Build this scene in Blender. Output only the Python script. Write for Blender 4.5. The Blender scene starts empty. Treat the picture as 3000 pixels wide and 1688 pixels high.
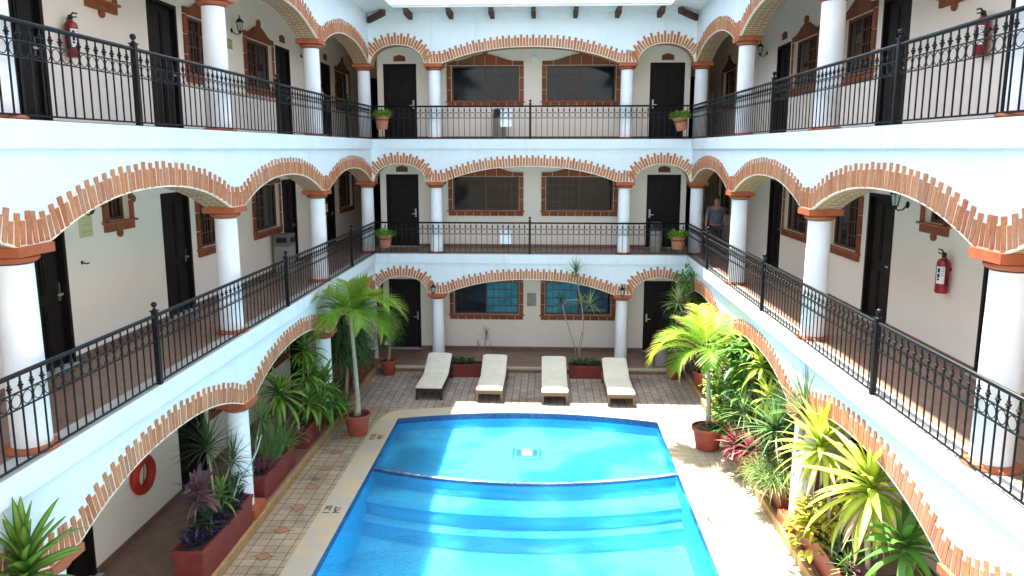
import bpy, bmesh, math, random
from mathutils import Vector, Matrix
R = math.radians
rnd = random.Random(7)
S = bpy.context.scene
COL = S.collection

# ------------------------------------------------------------------ materials
def new_mat(name):
    m = bpy.data.materials.new(name); m.use_nodes = True
    nt = m.node_tree; nt.nodes.clear()
    out = nt.nodes.new('ShaderNodeOutputMaterial')
    return m, nt, out
def node(nt, typ, **kw):
    n = nt.nodes.new(typ)
    for k, v in kw.items():
        if k.startswith('i_'):
            n.inputs[k[2:].replace('_', ' ')].default_value = v
        else:
            setattr(n, k, v)
    return n
def c4(c): return (c[0], c[1], c[2], 1)
def mixc(nt, fac, a, b, typ='MIX'):
    n = nt.nodes.new('ShaderNodeMix'); n.data_type = 'RGBA'; n.blend_type = typ
    def put(sock, v):
        if hasattr(v, 'is_output') or hasattr(v, 'links'): nt.links.new(v, sock)
        elif isinstance(v, (int, float)): sock.default_value = v
        else: sock.default_value = c4(v)
    put(n.inputs[0], fac); put(n.inputs[6], a); put(n.inputs[7], b)
    return n.outputs[2]
def noise(nt, scale, detail=4, rough=.6, coord=None, dist=0):
    n = node(nt, 'ShaderNodeTexNoise'); n.inputs['Scale'].default_value = scale
    n.inputs['Detail'].default_value = detail; n.inputs['Roughness'].default_value = rough
    n.inputs['Distortion'].default_value = dist
    if coord is None:
        g = node(nt, 'ShaderNodeNewGeometry'); coord = g.outputs['Position']
    nt.links.new(coord, n.inputs['Vector'])
    return n.outputs['Fac']
def ramp(nt, fac, stops):
    r = nt.nodes.new('ShaderNodeValToRGB'); nt.links.new(fac, r.inputs[0])
    e = r.color_ramp.elements
    while len(e) < len(stops): e.new(.5)
    for i, (p, c) in enumerate(stops):
        e[i].position = p; e[i].color = c4(c) if not isinstance(c, (int, float)) else (c, c, c, 1)
    return r.outputs[0]
def princ(nt, out, color, rough=.7, metal=0, spec=.5, bump=None, bstr=.2, bdist=.01, coat=0):
    p = nt.nodes.new('ShaderNodeBsdfPrincipled')
    if hasattr(color, 'links'): nt.links.new(color, p.inputs['Base Color'])
    else: p.inputs['Base Color'].default_value = c4(color)
    if hasattr(rough, 'links'): nt.links.new(rough, p.inputs['Roughness'])
    else: p.inputs['Roughness'].default_value = rough
    p.inputs['Metallic'].default_value = metal
    p.inputs['Specular IOR Level'].default_value = spec
    p.inputs['Coat Weight'].default_value = coat
    if bump is not None:
        b = nt.nodes.new('ShaderNodeBump'); b.inputs['Strength'].default_value = bstr
        b.inputs['Distance'].default_value = bdist
        nt.links.new(bump, b.inputs['Height']); nt.links.new(b.outputs[0], p.inputs['Normal'])
    nt.links.new(p.outputs[0], out.inputs[0])
    return p
def mottled(name, a, b, scale=3, rough=.8, bscale=None, bstr=.15, bdist=.01, spec=.3, metal=0, detail=5, lo=.35, hi=.65):
    m, nt, out = new_mat(name)
    f = noise(nt, scale, detail)
    col = ramp(nt, f, [(lo, a), (hi, b)])
    bm = noise(nt, bscale, 3) if bscale else None
    princ(nt, out, col, rough, metal, spec, bm, bstr, bdist)
    return m
def island(name, cols, rough=.85, noisesc=20, noiseamt=.25, bstr=.3):
    "each loose piece takes its own tone"
    m, nt, out = new_mat(name)
    g = node(nt, 'ShaderNodeNewGeometry')
    n = len(cols)
    base = ramp(nt, g.outputs['Random Per Island'], [(i/(n-1) if n > 1 else 0, c) for i, c in enumerate(cols)])
    f = noise(nt, noisesc, 4)
    dark = ramp(nt, f, [(.3, 1-noiseamt), (.7, 1+.0)])
    col = mixc(nt, 1.0, base, dark, 'MULTIPLY')
    princ(nt, out, col, rough, 0, .2, f, bstr, .006)
    return m
M = {}
def build_plaster():
    m, nt, out = new_mat('white_plaster')
    p = pos(nt)
    col = ramp(nt, noise(nt, 1.3, 5), [(.35, (.75, .82, .85)), (.65, (.70, .775, .81))])
    st = noise(nt, 1.0, 5, .7, mapping(nt, p, (5, 5, .55)))
    col = mixc(nt, 1.0, col, ramp(nt, st, [(.28, (.91, .90, .87)), (.44, (1, 1, 1))]), 'MULTIPLY')
    hf = noise(nt, 26, 4)
    big = noise(nt, 1.2, 2)
    ad = node(nt, 'ShaderNodeMath', operation='MULTIPLY_ADD'); nt.links.new(big, ad.inputs[0]); ad.inputs[1].default_value = 4.0; nt.links.new(hf, ad.inputs[2])
    princ(nt, out, col, .85, 0, .3, ad.outputs[0], .35, .010)
    return m

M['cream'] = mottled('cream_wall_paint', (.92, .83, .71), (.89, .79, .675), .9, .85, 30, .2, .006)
M['column'] = mottled('white_column_paint', (.86, .87, .87), (.80, .82, .83), 3, .7, 40, .15, .004)
M['terra'] = mottled('terracotta_paint', (.42, .115, .045), (.33, .085, .035), 6, .6, 40, .2, .005)
M['brick'] = island('arch_brick', [(.50, .19, .09), (.60, .27, .13), (.44, .15, .07), (.52, .26, .15), (.62, .30, .15), (.40, .19, .12), (.57, .22, .09), (.46, .24, .15)], .9, 35, .3)
M['mortar'] = mottled('cream_mortar', (.82, .72, .58), (.74, .62, .48), 14, .9)
M['surround'] = island('window_brick', [(.26, .075, .035), (.34, .11, .05), (.22, .07, .035), (.30, .12, .05), (.37, .10, .05)], .8, 25, .35)
M['door'] = mottled('dark_door_wood', (.007, .0055, .005), (.013, .009, .007), 9, .55, 60, .2, .004, .2)
M['winframe'] = mottled('brown_window_wood', (.15, .060, .032), (.10, .042, .024), 9, .5)
M['iron'] = mottled('black_iron', (.0035, .0042, .0045), (.007, .009, .009), 18, .42, spec=.3)
M['metal'] = mottled('brushed_steel', (.6, .6, .58), (.45, .45, .44), 20, .3, metal=.9)
M['rafter'] = mottled('dark_rafter_wood', (.10, .045, .028), (.055, .028, .02), 12, .8, 40)
M['roofwhite'] = mottled('eave_paint', (.82, .82, .80), (.72, .73, .72), 4, .8)
M['planter'] = mottled('red_planter_paint', (.22, .038, .030), (.16, .028, .024), 5, .55, 30, .15)
M['pot'] = mottled('terracotta_pot', (.37, .085, .045), (.27, .055, .032), 7, .6, 30, .15)
M['clay'] = mottled('light_clay', (.48, .20, .11), (.36, .14, .08), 9, .8, 30, .2)
M['soil'] = mottled('potting_soil', (.03, .02, .013), (.07, .045, .028), 25, 1, 40, .6, .02)
M['wicker_dark'] = mottled('black_wicker', (.015, .012, .011), (.035, .028, .024), 60, .6, 90, .5)
M['wicker'] = mottled('brown_wicker', (.13, .085, .055), (.20, .135, .09), 60, .65, 90, .5)
M['cushion'] = mottled('cream_cushion', (.74, .71, .58), (.66, .63, .51), 3, .9, 5, .6, .04)
M['red'] = mottled('red_enamel', (.33, .012, .015), (.27, .010, .012), 8, .3, spec=.5)
M['ringred'] = mottled('life_ring_red', (.42, .03, .02), (.33, .022, .016), 8, .5)
M['white'] = mottled('white_label', (.88, .88, .88), (.84, .84, .84), 12, .6)
M['black'] = mottled('black_print', (.012, .012, .012), (.02, .02, .02), 12, .6)
M['greensign'] = mottled('pale_green_sign', (.42, .42, .16), (.50, .48, .24), 14, .6)
M['greenprint'] = mottled('olive_print', (.12, .15, .03), (.16, .18, .04), 14, .6)
M['creamsign'] = mottled('cream_sign', (.62, .58, .30), (.55, .54, .30), 10, .7)
M['stone'] = mottled('carved_grey_stone', (.30, .33, .28), (.42, .42, .36), 14, .9, 30, .6, .02)
M['bin'] = mottled('grey_bin', (.34, .33, .29), (.28, .27, .24), 6, .5)
M['binhood'] = mottled('taupe_bin_hood', (.20, .19, .16), (.16, .15, .13), 6, .5)
M['binlid'] = mottled('dark_bin_lid', (.06, .06, .06), (.10, .10, .10), 8, .35)
M['hose'] = mottled('pale_hose', (.35, .5, .45), (.3, .42, .4), 10, .5)
M['skin'] = mottled('skin', (.32, .17, .11), (.28, .145, .09), 12, .6)
M['shirt'] = mottled('grey_shirt', (.10, .105, .13), (.07, .075, .10), 10, .9, 20, .5, .01)
M['trouser'] = mottled('dark_trousers', (.03, .03, .04), (.045, .045, .06), 10, .9)
M['hair'] = mottled('black_hair', (.012, .009, .008), (.02, .016, .014), 30, .5)
M['lampglass'] = mottled('frosted_glass', (.55, .56, .52), (.45, .47, .45), 10, .15)
M['trunk'] = mottled('grey_palm_trunk', (.30, .27, .20), (.42, .38, .28), 12, .9, 30, .4)
M['stem'] = mottled('tan_cane_stem', (.36, .30, .20), (.26, .21, .14), 18, .9, 40, .4)
M['trim_tile'] = mottled('navy_trim_tile', (.015, .05, .15), (.04, .10, .26), 30, .2, lo=.45, hi=.55)

def glass_mat(name, base, rough=.06):
    m, nt, out = new_mat(name)
    f = noise(nt, 1.7, 3)
    col = ramp(nt, f, [(.35, base), (.7, tuple(min(1, v*2.2+.006) for v in base))])
    princ(nt, out, col, rough, 0, .22)
    return m
M['pane'] = glass_mat('dark_window_glass', (.006, .007, .009))
M['teal'] = glass_mat('teal_window_glass', (.02, .15, .20), .12)  # teal tint set in the pane base colour

def uvmap(nt):
    return node(nt, 'ShaderNodeTexCoord').outputs['UV']
def mapping(nt, vec, scale=(1, 1, 1), rot=0, loc=(0, 0, 0)):
    mp = node(nt, 'ShaderNodeMapping'); mp.inputs['Scale'].default_value = scale
    mp.inputs['Rotation'].default_value = (0, 0, rot); mp.inputs['Location'].default_value = loc
    nt.links.new(vec, mp.inputs['Vector']); return mp.outputs[0]
def bricks(nt, vec, a, b, mort, w, h, msize=.02, offset=.5, scale=1.0, freq=2):
    t = node(nt, 'ShaderNodeTexBrick'); t.offset = offset; t.offset_frequency = freq
    t.inputs['Color1'].default_value = c4(a); t.inputs['Color2'].default_value = c4(b); t.inputs['Mortar'].default_value = c4(mort)
    t.inputs['Scale'].default_value = scale; t.inputs['Brick Width'].default_value = w; t.inputs['Row Height'].default_value = h
    t.inputs['Mortar Size'].default_value = msize; t.inputs['Mortar Smooth'].default_value = .15
    nt.links.new(vec, t.inputs['Vector'])
    return t
def pos(nt): return node(nt, 'ShaderNodeNewGeometry').outputs['Position']

def build_soffit_mat():
    m, nt, out = new_mat('soffit_brick')
    t = bricks(nt, uvmap(nt), (.40, .19, .085), (.30, .14, .06), (.64, .48, .30), .24, .072, .009)
    f = noise(nt, 30, 4)
    col = mixc(nt, .45, t.outputs[0], mixc(nt, 1.0, t.outputs[0], ramp(nt, f, [(.3, .55), (.7, 1.1)]), 'MULTIPLY'))
    princ(nt, out, col, .9, 0, .2, t.outputs['Fac'], -.4, .01)
    return m
M['soffit'] = build_soffit_mat()
M['plaster'] = build_plaster()

def build_tile_floor():
    m, nt, out = new_mat('brown_floor_tile')
    v = mapping(nt, pos(nt), rot=R(45))
    t = bricks(nt, v, (.25, .145, .10), (.22, .125, .088), (.15, .09, .065), .40, .40, .006, 0)
    f = noise(nt, 4, 5)
    col = mixc(nt, 1.0, t.outputs[0], ramp(nt, f, [(.3, .78), (.7, 1.12)]), 'MULTIPLY')
    princ(nt, out, col, .42, 0, .4, t.outputs['Fac'], -.2, .003)
    return m
M['tile'] = build_tile_floor()
M['edge'] = mottled('pale_edge_tile', (.52, .50, .47), (.44, .42, .40), 5, .6)

def build_pavers(name, rot, a, b, mort, w, h, off, damp=True):
    m, nt, out = new_mat(name)
    p = pos(nt)
    wob = noise(nt, 1.6, 2)
    v = mapping(nt, p, rot=rot, loc=(.03, .08, 0))
    t = bricks(nt, v, a, b, mort, w, h, .008, off)
    f = noise(nt, 1.1, 6, .65)
    f2 = noise(nt, 22, 4)
    col = mixc(nt, 1.0, t.outputs[0], ramp(nt, f, [(.3, (.48, .44, .40)), (.42, (.85, .82, .78)), (.55, (1, .97, .93)), (.74, (1.18, 1.10, .96))]), 'MULTIPLY')
    col = mixc(nt, .5, col, mixc(nt, 1.0, col, ramp(nt, f2, [(.3, .7), (.7, 1.15)]), 'MULTIPLY'))
    princ(nt, out, col, .8, 0, .25, t.outputs['Fac'], -.5, .008)
    return m
M['paver'] = build_pavers('grey_tan_pavers', R(90), (.40, .345, .285), (.31, .27, .235), (.075, .072, .068), .34, .185, .5)
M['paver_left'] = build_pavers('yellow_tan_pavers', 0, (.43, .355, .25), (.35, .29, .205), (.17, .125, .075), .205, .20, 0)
M['paver_right'] = build_pavers('sunlit_tone_pavers', 0, (.60, .52, .38), (.53, .46, .34), (.40, .34, .24), .205, .20, 0)  # same pavers in a lighter copy, sunlight painted into the colour
M['coping'] = mottled('pool_coping_stone', (.50, .40, .25), (.42, .385, .31), 2.4, .8, 30, .2, .006, lo=.42, hi=.6)
M['kerb'] = mottled('tan_kerb_stone', (.42, .28, .13), (.33, .21, .10), 5, .8, 30, .3)
M['diamond'] = mottled('terracotta_diamond_tile', (.40, .19, .11), (.32, .15, .09), 6, .8)
M['groundfar'] = mottled('dry_ground', (.20, .17, .12), (.14, .12, .08), .6, 1)

def build_pool_tile():
    m, nt, out = new_mat('blue_pool_mosaic')
    p = pos(nt)
    t = bricks(nt, mapping(nt, p, (1, 1, 1), 0), (.085, .51, .70), (.07, .47, .67), (.06, .42, .60), .05, .05, .003, 0)
    f = noise(nt, 5, 4)
    f3 = noise(nt, 1.0, 3)
    col = mixc(nt, 1.0, t.outputs[0], ramp(nt, f, [(.3, .92), (.7, 1.05)]), 'MULTIPLY')
    gg = node(nt, 'ShaderNodeNewGeometry'); sx = node(nt, 'ShaderNodeSeparateXYZ'); nt.links.new(gg.outputs['True Normal'], sx.inputs[0])
    ab = node(nt, 'ShaderNodeMath', operation='ABSOLUTE'); nt.links.new(sx.outputs[2], ab.inputs[0])
    col = mixc(nt, ab.outputs[0], (.05, .455, .675), col)
    col = mixc(nt, ramp(nt, f3, [(.66, 0.0), (.74, .25)]), col, (.09, .33, .40))
    princ(nt, out, col, .6, 0, .2)
    return m
M['pooltile'] = build_pool_tile()

def build_water():
    m, nt, out = new_mat('pool_water')
    p = pos(nt)
    tr = node(nt, 'ShaderNodeBsdfTransparent'); tr.inputs[0].default_value = (.80, .96, .99, 1)
    gl = node(nt, 'ShaderNodeBsdfGlossy'); gl.inputs['Roughness'].default_value = .03
    mask = noise(nt, .55, 2, .5)
    w1 = noise(nt, 9, 4, .6, mapping(nt, p, (1, 1.8, 1), R(25)), 1.6)
    mk = ramp(nt, mask, [(.46, .12), (.60, 1.0)])
    mul = node(nt, 'ShaderNodeMath', operation='MULTIPLY'); nt.links.new(w1, mul.inputs[0]); nt.links.new(mk, mul.inputs[1])
    b = node(nt, 'ShaderNodeBump'); b.inputs['Strength'].default_value = 1.0; b.inputs['Distance'].default_value = .11
    nt.links.new(mul.outputs[0], b.inputs['Height'])
    nt.links.new(b.outputs[0], gl.inputs['Normal'])
    fr = node(nt, 'ShaderNodeFresnel'); fr.inputs['IOR'].default_value = 1.5; nt.links.new(b.outputs[0], fr.inputs['Normal'])
    mx = node(nt, 'ShaderNodeMixShader')
    rf = node(nt, 'ShaderNodeBsdfRefraction'); rf.inputs[0].default_value = (.85, .98, 1, 1); rf.inputs['IOR'].default_value = 1.12; rf.inputs['Roughness'].default_value = .0
    nt.links.new(b.outputs[0], rf.inputs['Normal'])
    m2 = node(nt, 'ShaderNodeMixShader'); m2.inputs[0].default_value = .24; nt.links.new(tr.outputs[0], m2.inputs[1]); nt.links.new(rf.outputs[0], m2.inputs[2])
    nt.links.new(fr.outputs[0], mx.inputs[0]); nt.links.new(m2.outputs[0], mx.inputs[1]); nt.links.new(gl.outputs[0], mx.inputs[2])
    nt.links.new(mx.outputs[0], out.inputs[0])
    return m
M['water'] = build_water()

def build_divider():
    m, nt, out = new_mat('white_blue_mosaic')
    t = bricks(nt, mapping(nt, pos(nt)), (.02, .08, .28), (.75, .80, .82), (.6, .7, .75), .07, .045, .004, .5)
    princ(nt, out, t.outputs[0], .4); return m
M['divtile'] = build_divider()
def leaf_mat(name, a, b, centre=None, tip=None, trans=.35, rough=.45, cw=.35):
    m, nt, out = new_mat(name)
    g = node(nt, 'ShaderNodeNewGeometry')
    col = ramp(nt, g.outputs['Random Per Island'], [(0, a), (1, b)])
    uv = node(nt, 'ShaderNodeTexCoord').outputs['UV']
    sp = node(nt, 'ShaderNodeSeparateXYZ'); nt.links.new(uv, sp.inputs[0])
    if centre is not None:
        f = ramp(nt, sp.outputs[0], [(.5-cw, 0.0), (.5-cw*.55, 1.0), (.5+cw*.55, 1.0), (.5+cw, 0.0)])
        col = mixc(nt, f, col, centre)
    if tip is not None:
        nz = noise(nt, 6, 2)
        ad = node(nt, 'ShaderNodeMath', operation='MULTIPLY_ADD'); nt.links.new(nz, ad.inputs[0]); ad.inputs[1].default_value = .35; nt.links.new(sp.outputs[1], ad.inputs[2])
        f = ramp(nt, ad.outputs[0], [(.97, 0.0), (1.1, 1.0)])
        col = mixc(nt, f, col, tip)
    p = nt.nodes.new('ShaderNodeBsdfPrincipled'); nt.links.new(col, p.inputs['Base Color'])
    p.inputs['Roughness'].default_value = rough; p.inputs['Specular IOR Level'].default_value = .4
    t = node(nt, 'ShaderNodeBsdfTranslucent'); nt.links.new(col, t.inputs[0])
    mx = node(nt, 'ShaderNodeMixShader'); mx.inputs[0].default_value = trans
    nt.links.new(p.outputs[0], mx.inputs[1]); nt.links.new(t.outputs[0], mx.inputs[2])
    nt.links.new(mx.outputs[0], out.inputs[0])
    return m
M['l_palm'] = leaf_mat('palm_leaf', (.12, .28, .02), (.24, .40, .03), tip=(.42, .32, .10))
M['l_palmy'] = leaf_mat('yellowing_palm_leaf', (.32, .45, .03), (.42, .48, .04), tip=(.45, .34, .10))
M['l_palmdry'] = leaf_mat('dry_palm_leaf', (.40, .22, .08), (.46, .30, .10))
M['l_dark'] = leaf_mat('dark_narrow_leaf', (.035, .085, .03), (.07, .14, .04), trans=.25)
M['l_spike'] = leaf_mat('spiky_leaf', (.08, .18, .05), (.16, .28, .08), trans=.25)
M['l_spikelight'] = leaf_mat('pale_spiky_leaf', (.26, .38, .12), (.40, .48, .20), trans=.25)
M['l_corn'] = leaf_mat('corn_plant_leaf', (.05, .15, .025), (.10, .22, .03), centre=(.22, .34, .04), cw=.3, trans=.3)
M['l_cornyel'] = leaf_mat('yellow_corn_plant_leaf', (.30, .42, .04), (.42, .50, .06), centre=(.52, .58, .08), tip=(.50, .36, .16), cw=.35, trans=.3)
M['l_broad'] = leaf_mat('broad_green_leaf', (.06, .19, .03), (.12, .28, .04), trans=.3)
M['l_vine'] = leaf_mat('climbing_vine_leaf', (.09, .22, .03), (.26, .38, .07), trans=.3)
M['l_red'] = leaf_mat('red_cordyline_leaf', (.28, .05, .06), (.36, .12, .10), centre=(.20, .04, .06), trans=.3)
M['l_pink'] = leaf_mat('dusky_pink_leaf', (.17, .06, .08), (.24, .10, .10), centre=(.12, .05, .07), trans=.25)
M['l_purple'] = leaf_mat('purple_heart_leaf', (.026, .018, .045), (.048, .028, .07), trans=.15)
M['l_croton'] = leaf_mat('croton_leaf', (.10, .16, .02), (.45, .38, .03), centre=(.50, .42, .05), trans=.2)
M['l_redgrey'] = leaf_mat('reddish_narrow_leaf', (.24, .11, .09), (.34, .20, .15), trans=.2)
M['l_fresh'] = leaf_mat('fresh_green_leaf', (.14, .34, .04), (.26, .48, .07), trans=.35)
M['l_grass'] = leaf_mat('grass_like_leaf', (.10, .22, .05), (.30, .38, .12), trans=.3)
M['l_dry'] = leaf_mat('dead_leaf', (.36, .25, .13), (.48, .36, .20), trans=.1)

# ------------------------------------------------------------------ mesh helpers
class MB:
    def __init__(s): s.v = []; s.f = []; s.m = []; s.uv = []; s.hasuv = False
    def vert(s, p): s.v.append(tuple(p)); return len(s.v)-1
    def face(s, ids, mi=0, uv=None):
        s.f.append(tuple(ids)); s.m.append(mi)
        if uv: s.hasuv = True
        s.uv.append(uv)
    def quad(s, ps, mi=0, uv=None):
        b = len(s.v); s.v.extend(tuple(p) for p in ps); s.face(range(b, b+len(ps)), mi, uv)
    def hexa(s, P, mi=0):   # P: 8 points, bottom ring 0-3, top ring 4-7
        b = len(s.v); s.v.extend(tuple(p) for p in P)
        for q in ((0,3,2,1),(4,5,6,7),(0,1,5,4),(1,2,6,5),(2,3,7,6),(3,0,4,7)): s.face([b+i for i in q], mi)
    def box(s, x0, x1, y0, y1, z0, z1, mi=0):
        s.hexa([(x0,y0,z0),(x1,y0,z0),(x1,y1,z0),(x0,y1,z0),(x0,y0,z1),(x1,y0,z1),(x1,y1,z1),(x0,y1,z1)], mi)
    def fbox(s, F, s0, s1, z0, z1, d0, d1, mi=0):
        s.hexa([F(s0,z0,d0),F(s1,z0,d0),F(s1,z0,d1),F(s0,z0,d1),F(s0,z1,d0),F(s1,z1,d0),F(s1,z1,d1),F(s0,z1,d1)], mi)
    def prism(s, F, poly, d0, d1, mi=0):
        n = len(poly); b = len(s.v)
        s.v.extend(F(p[0], p[1], d0) for p in poly); s.v.extend(F(p[0], p[1], d1) for p in poly)
        s.face(range(b, b+n), mi); s.face([b+n+i for i in reversed(range(n))], mi)
        for i in range(n): j = (i+1) % n; s.face((b+j, b+i, b+n+i, b+n+j), mi)
    def tube(s, pts, rad, n=8, mi=0, caps=True):
        pts = [Vector(p) for p in pts]; m = len(pts)
        if not isinstance(rad, (list, tuple)): rad = [rad]*m
        b = len(s.v); prev = None
        for i, p in enumerate(pts):
            t = (pts[min(i+1, m-1)]-pts[max(i-1, 0)]).normalized()
            if prev is None:
                a = Vector((0,0,1)) if abs(t.z) < .9 else Vector((1,0,0))
                prev = t.cross(a).normalized()
            u = (prev - t*prev.dot(t)).normalized(); w = t.cross(u); prev = u
            for k in range(n):
                an = 2*math.pi*k/n
                s.v.append(tuple(p + (u*math.cos(an)+w*math.sin(an))*rad[i]))
        for i in range(m-1):
            for k in range(n):
                a = b+i*n+k; c = b+i*n+(k+1) % n
                s.face((a, c, c+n, a+n), mi)
        if caps:
            s.face([b+k for k in reversed(range(n))], mi); s.face([b+(m-1)*n+k for k in range(n)], mi)
    def lathe(s, prof, c=(0,0,0), n=20, mi=0, M4=None):
        b = len(s.v)
        for r, z in prof:
            for k in range(n):
                an = 2*math.pi*k/n
                p = Vector((c[0]+r*math.cos(an), c[1]+r*math.sin(an), c[2]+z))
                if M4 is not None: p = M4 @ p
                s.v.append(tuple(p))
        for i in range(len(prof)-1):
            for k in range(n):
                a = b+i*n+k; d = b+i*n+(k+1) % n
                s.face((a, d, d+n, a+n), mi)
        s.face([b+k for k in reversed(range(n))], mi)
        s.face([b+(len(prof)-1)*n+k for k in range(n)], mi)
    def torus(s, c, R0, r0, axis='z', n=20, k=8, mi=0, sx=1):
        b = len(s.v)
        for i in range(n):
            a = 2*math.pi*i/n
            for j in range(k):
                q = 2*math.pi*j/k
                rr = R0 + r0*math.cos(q); h = r0*math.sin(q)
                x, y = rr*math.cos(a), rr*math.sin(a)
                if axis == 'z': p = (x, y, h)
                elif axis == 'x': p = (h, x, y)
                else: p = (x, h, y)
                s.v.append((c[0]+p[0], c[1]+p[1], c[2]+p[2]))
        for i in range(n):
            for j in range(k):
                a = b+i*k+j; d = b+i*k+(j+1) % k; e = b+((i+1) % n)*k+(j+1) % k; f = b+((i+1) % n)*k+j
                s.face((a, d, e, f), mi)
    def build(s, name, mats, parent=None, smooth=False, recalc=True, bevel=0, loc=None):
        me = bpy.data.meshes.new(name); me.from_pydata(s.v, [], s.f)
        if not isinstance(mats, (list, tuple)): mats = [mats]
        for m in mats: me.materials.append(m)
        me.polygons.foreach_set('material_index', s.m)
        if s.hasuv:
            ul = me.uv_layers.new(name='UVMap'); i = 0
            for f, uv in zip(s.f, s.uv):
                for k in range(len(f)):
                    ul.data[i].uv = uv[k] if uv else (0, 0)
                    i += 1
        if recalc:
            bm = bmesh.new(); bm.from_mesh(me); bmesh.ops.recalc_face_normals(bm, faces=bm.faces); bm.to_mesh(me); bm.free()
        if smooth: me.polygons.foreach_set('use_smooth', [True]*len(me.polygons))
        o = bpy.data.objects.new(name, me); COL.objects.link(o)
        if loc is not None: o.location = loc
        if parent is not None: o.parent = parent; o.matrix_parent_inverse = parent.matrix_world.inverted() if False else Matrix.Translation(-Vector(parent.location)) if parent.type == 'EMPTY' else Matrix()
        if bevel:
            md = o.modifiers.new('bevel', 'BEVEL'); md.width = bevel; md.segments = 2; md.limit_method = 'ANGLE'
        return o
def smooth_by_angle(o, ang=40):
    me = o.data; me.polygons.foreach_set('use_smooth', [True]*len(me.polygons))
    try: me.set_sharp_from_angle(angle=R(ang))
    except Exception: pass
def thing(name, label, cat, loc=(0,0,0), group=None):
    o = bpy.data.objects.new(name, None); COL.objects.link(o); o.location = loc; o.empty_display_size = .2
    o['label'] = label; o['category'] = cat
    if group: o['group'] = group
    return o
def tag(o, label, cat, group=None):
    o['label'] = label; o['category'] = cat
    if group: o['group'] = group
    return o
def struct(o): o['kind'] = 'structure'; return o
def frame(o, u, n):
    o = Vector(o); u = Vector(u); n = Vector(n); z = Vector((0,0,1))
    return lambda s, h, d: tuple(o + u*s + z*h + n*d)
def copy_tree(o, loc, label=None):
    "copy of a thing with its parts and their sub-parts"
    c = o.copy(); COL.objects.link(c); c.location = loc
    if label: c['label'] = label
    for ch in list(o.children):
        d = ch.copy(); COL.objects.link(d); d.parent = c
        for g in list(ch.children):
            e = g.copy(); COL.objects.link(e); e.parent = d
    return c

# ------------------------------------------------------------------ layout
FL = [.15, 3.26, 6.39]                  # floor levels
SPR = 1.985                              # arch spring above the floor
XL, XR, YB = -4.72, 3.84, 20.5          # edges of the galleries
WL, WR, WB = -6.35, 5.5, 22.0           # corridor walls
CXL, CXR, CYB = -4.97, 4.09, 20.75      # column lines
Y0 = -1.2                               # near end of the side wings
SIDEC = [20.75, 16.14, 11.43, 6.72, 2.01]
BACKC = [CXL, -3.05, 2.13, CXR]
WINGS = {
  'back': dict(arc=frame((0, 20.55, 0), (1,0,0), (0,-1,0)), cols=BACKC, wall=frame((0, WB, 0), (1,0,0), (0,-1,0)), cl=lambda s: (s, CYB)),
  'left': dict(arc=frame((-4.77, 0, 0), (0,1,0), (1,0,0)), cols=list(reversed(SIDEC)), wall=frame((WL, 0, 0), (0,1,0), (1,0,0)), cl=lambda s: (CXL, s)),
  'right': dict(arc=frame((3.89, 0, 0), (0,1,0), (-1,0,0)), cols=list(reversed(SIDEC)), wall=frame((WR, 0, 0), (0,1,0), (-1,0,0)), cl=lambda s: (CXR, s)),
}
hotel = thing('hotel_building', 'white three storey courtyard hotel with brick edged arcades round the pool', 'building', (0, 0, 0))

# ------------------------------------------------------------------ walls with openings
def wall_grid(F, s0, s1, z0, z1, holes, depth=.16):
    mb = MB()
    ss = sorted(set([s0, s1]+[h[0] for h in holes]+[h[1] for h in holes])); zs = sorted(set([z0, z1]+[h[2] for h in holes]+[h[3] for h in holes]))
    for a, b in zip(ss[:-1], ss[1:]):
        for c, d in zip(zs[:-1], zs[1:]):
            m = ((a+b)/2, (c+d)/2)
            if any(h[0] < m[0] < h[1] and h[2] < m[1] < h[3] for h in holes): continue
            mb.quad([F(a,c,0), F(b,c,0), F(b,d,0), F(a,d,0)])
    for h in holes:
        a, b, c, d = h
        mb.quad([F(a,c,0),F(a,d,0),F(a,d,-depth),F(a,c,-depth)]); mb.quad([F(b,c,0),F(b,d,0),F(b,d,-depth),F(b,c,-depth)])
        mb.quad([F(a,d,0),F(b,d,0),F(b,d,-depth),F(a,d,-depth)]); mb.quad([F(a,c,0),F(b,c,0),F(b,c,-depth),F(a,c,-depth)])
    return mb
DOORH = 2.13
def pediment(c, w, z, n=14):
    "ogee crown outline over a window, from left to right"
    pts = []
    for i in range(n+1):
        t = i/n*2-1
        h = .10 + .20*(0.5+0.5*math.cos(math.pi*min(1, abs(t)/.82)))**1.0
        pts.append((c+t*w/2, z+h))
    return pts
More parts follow.
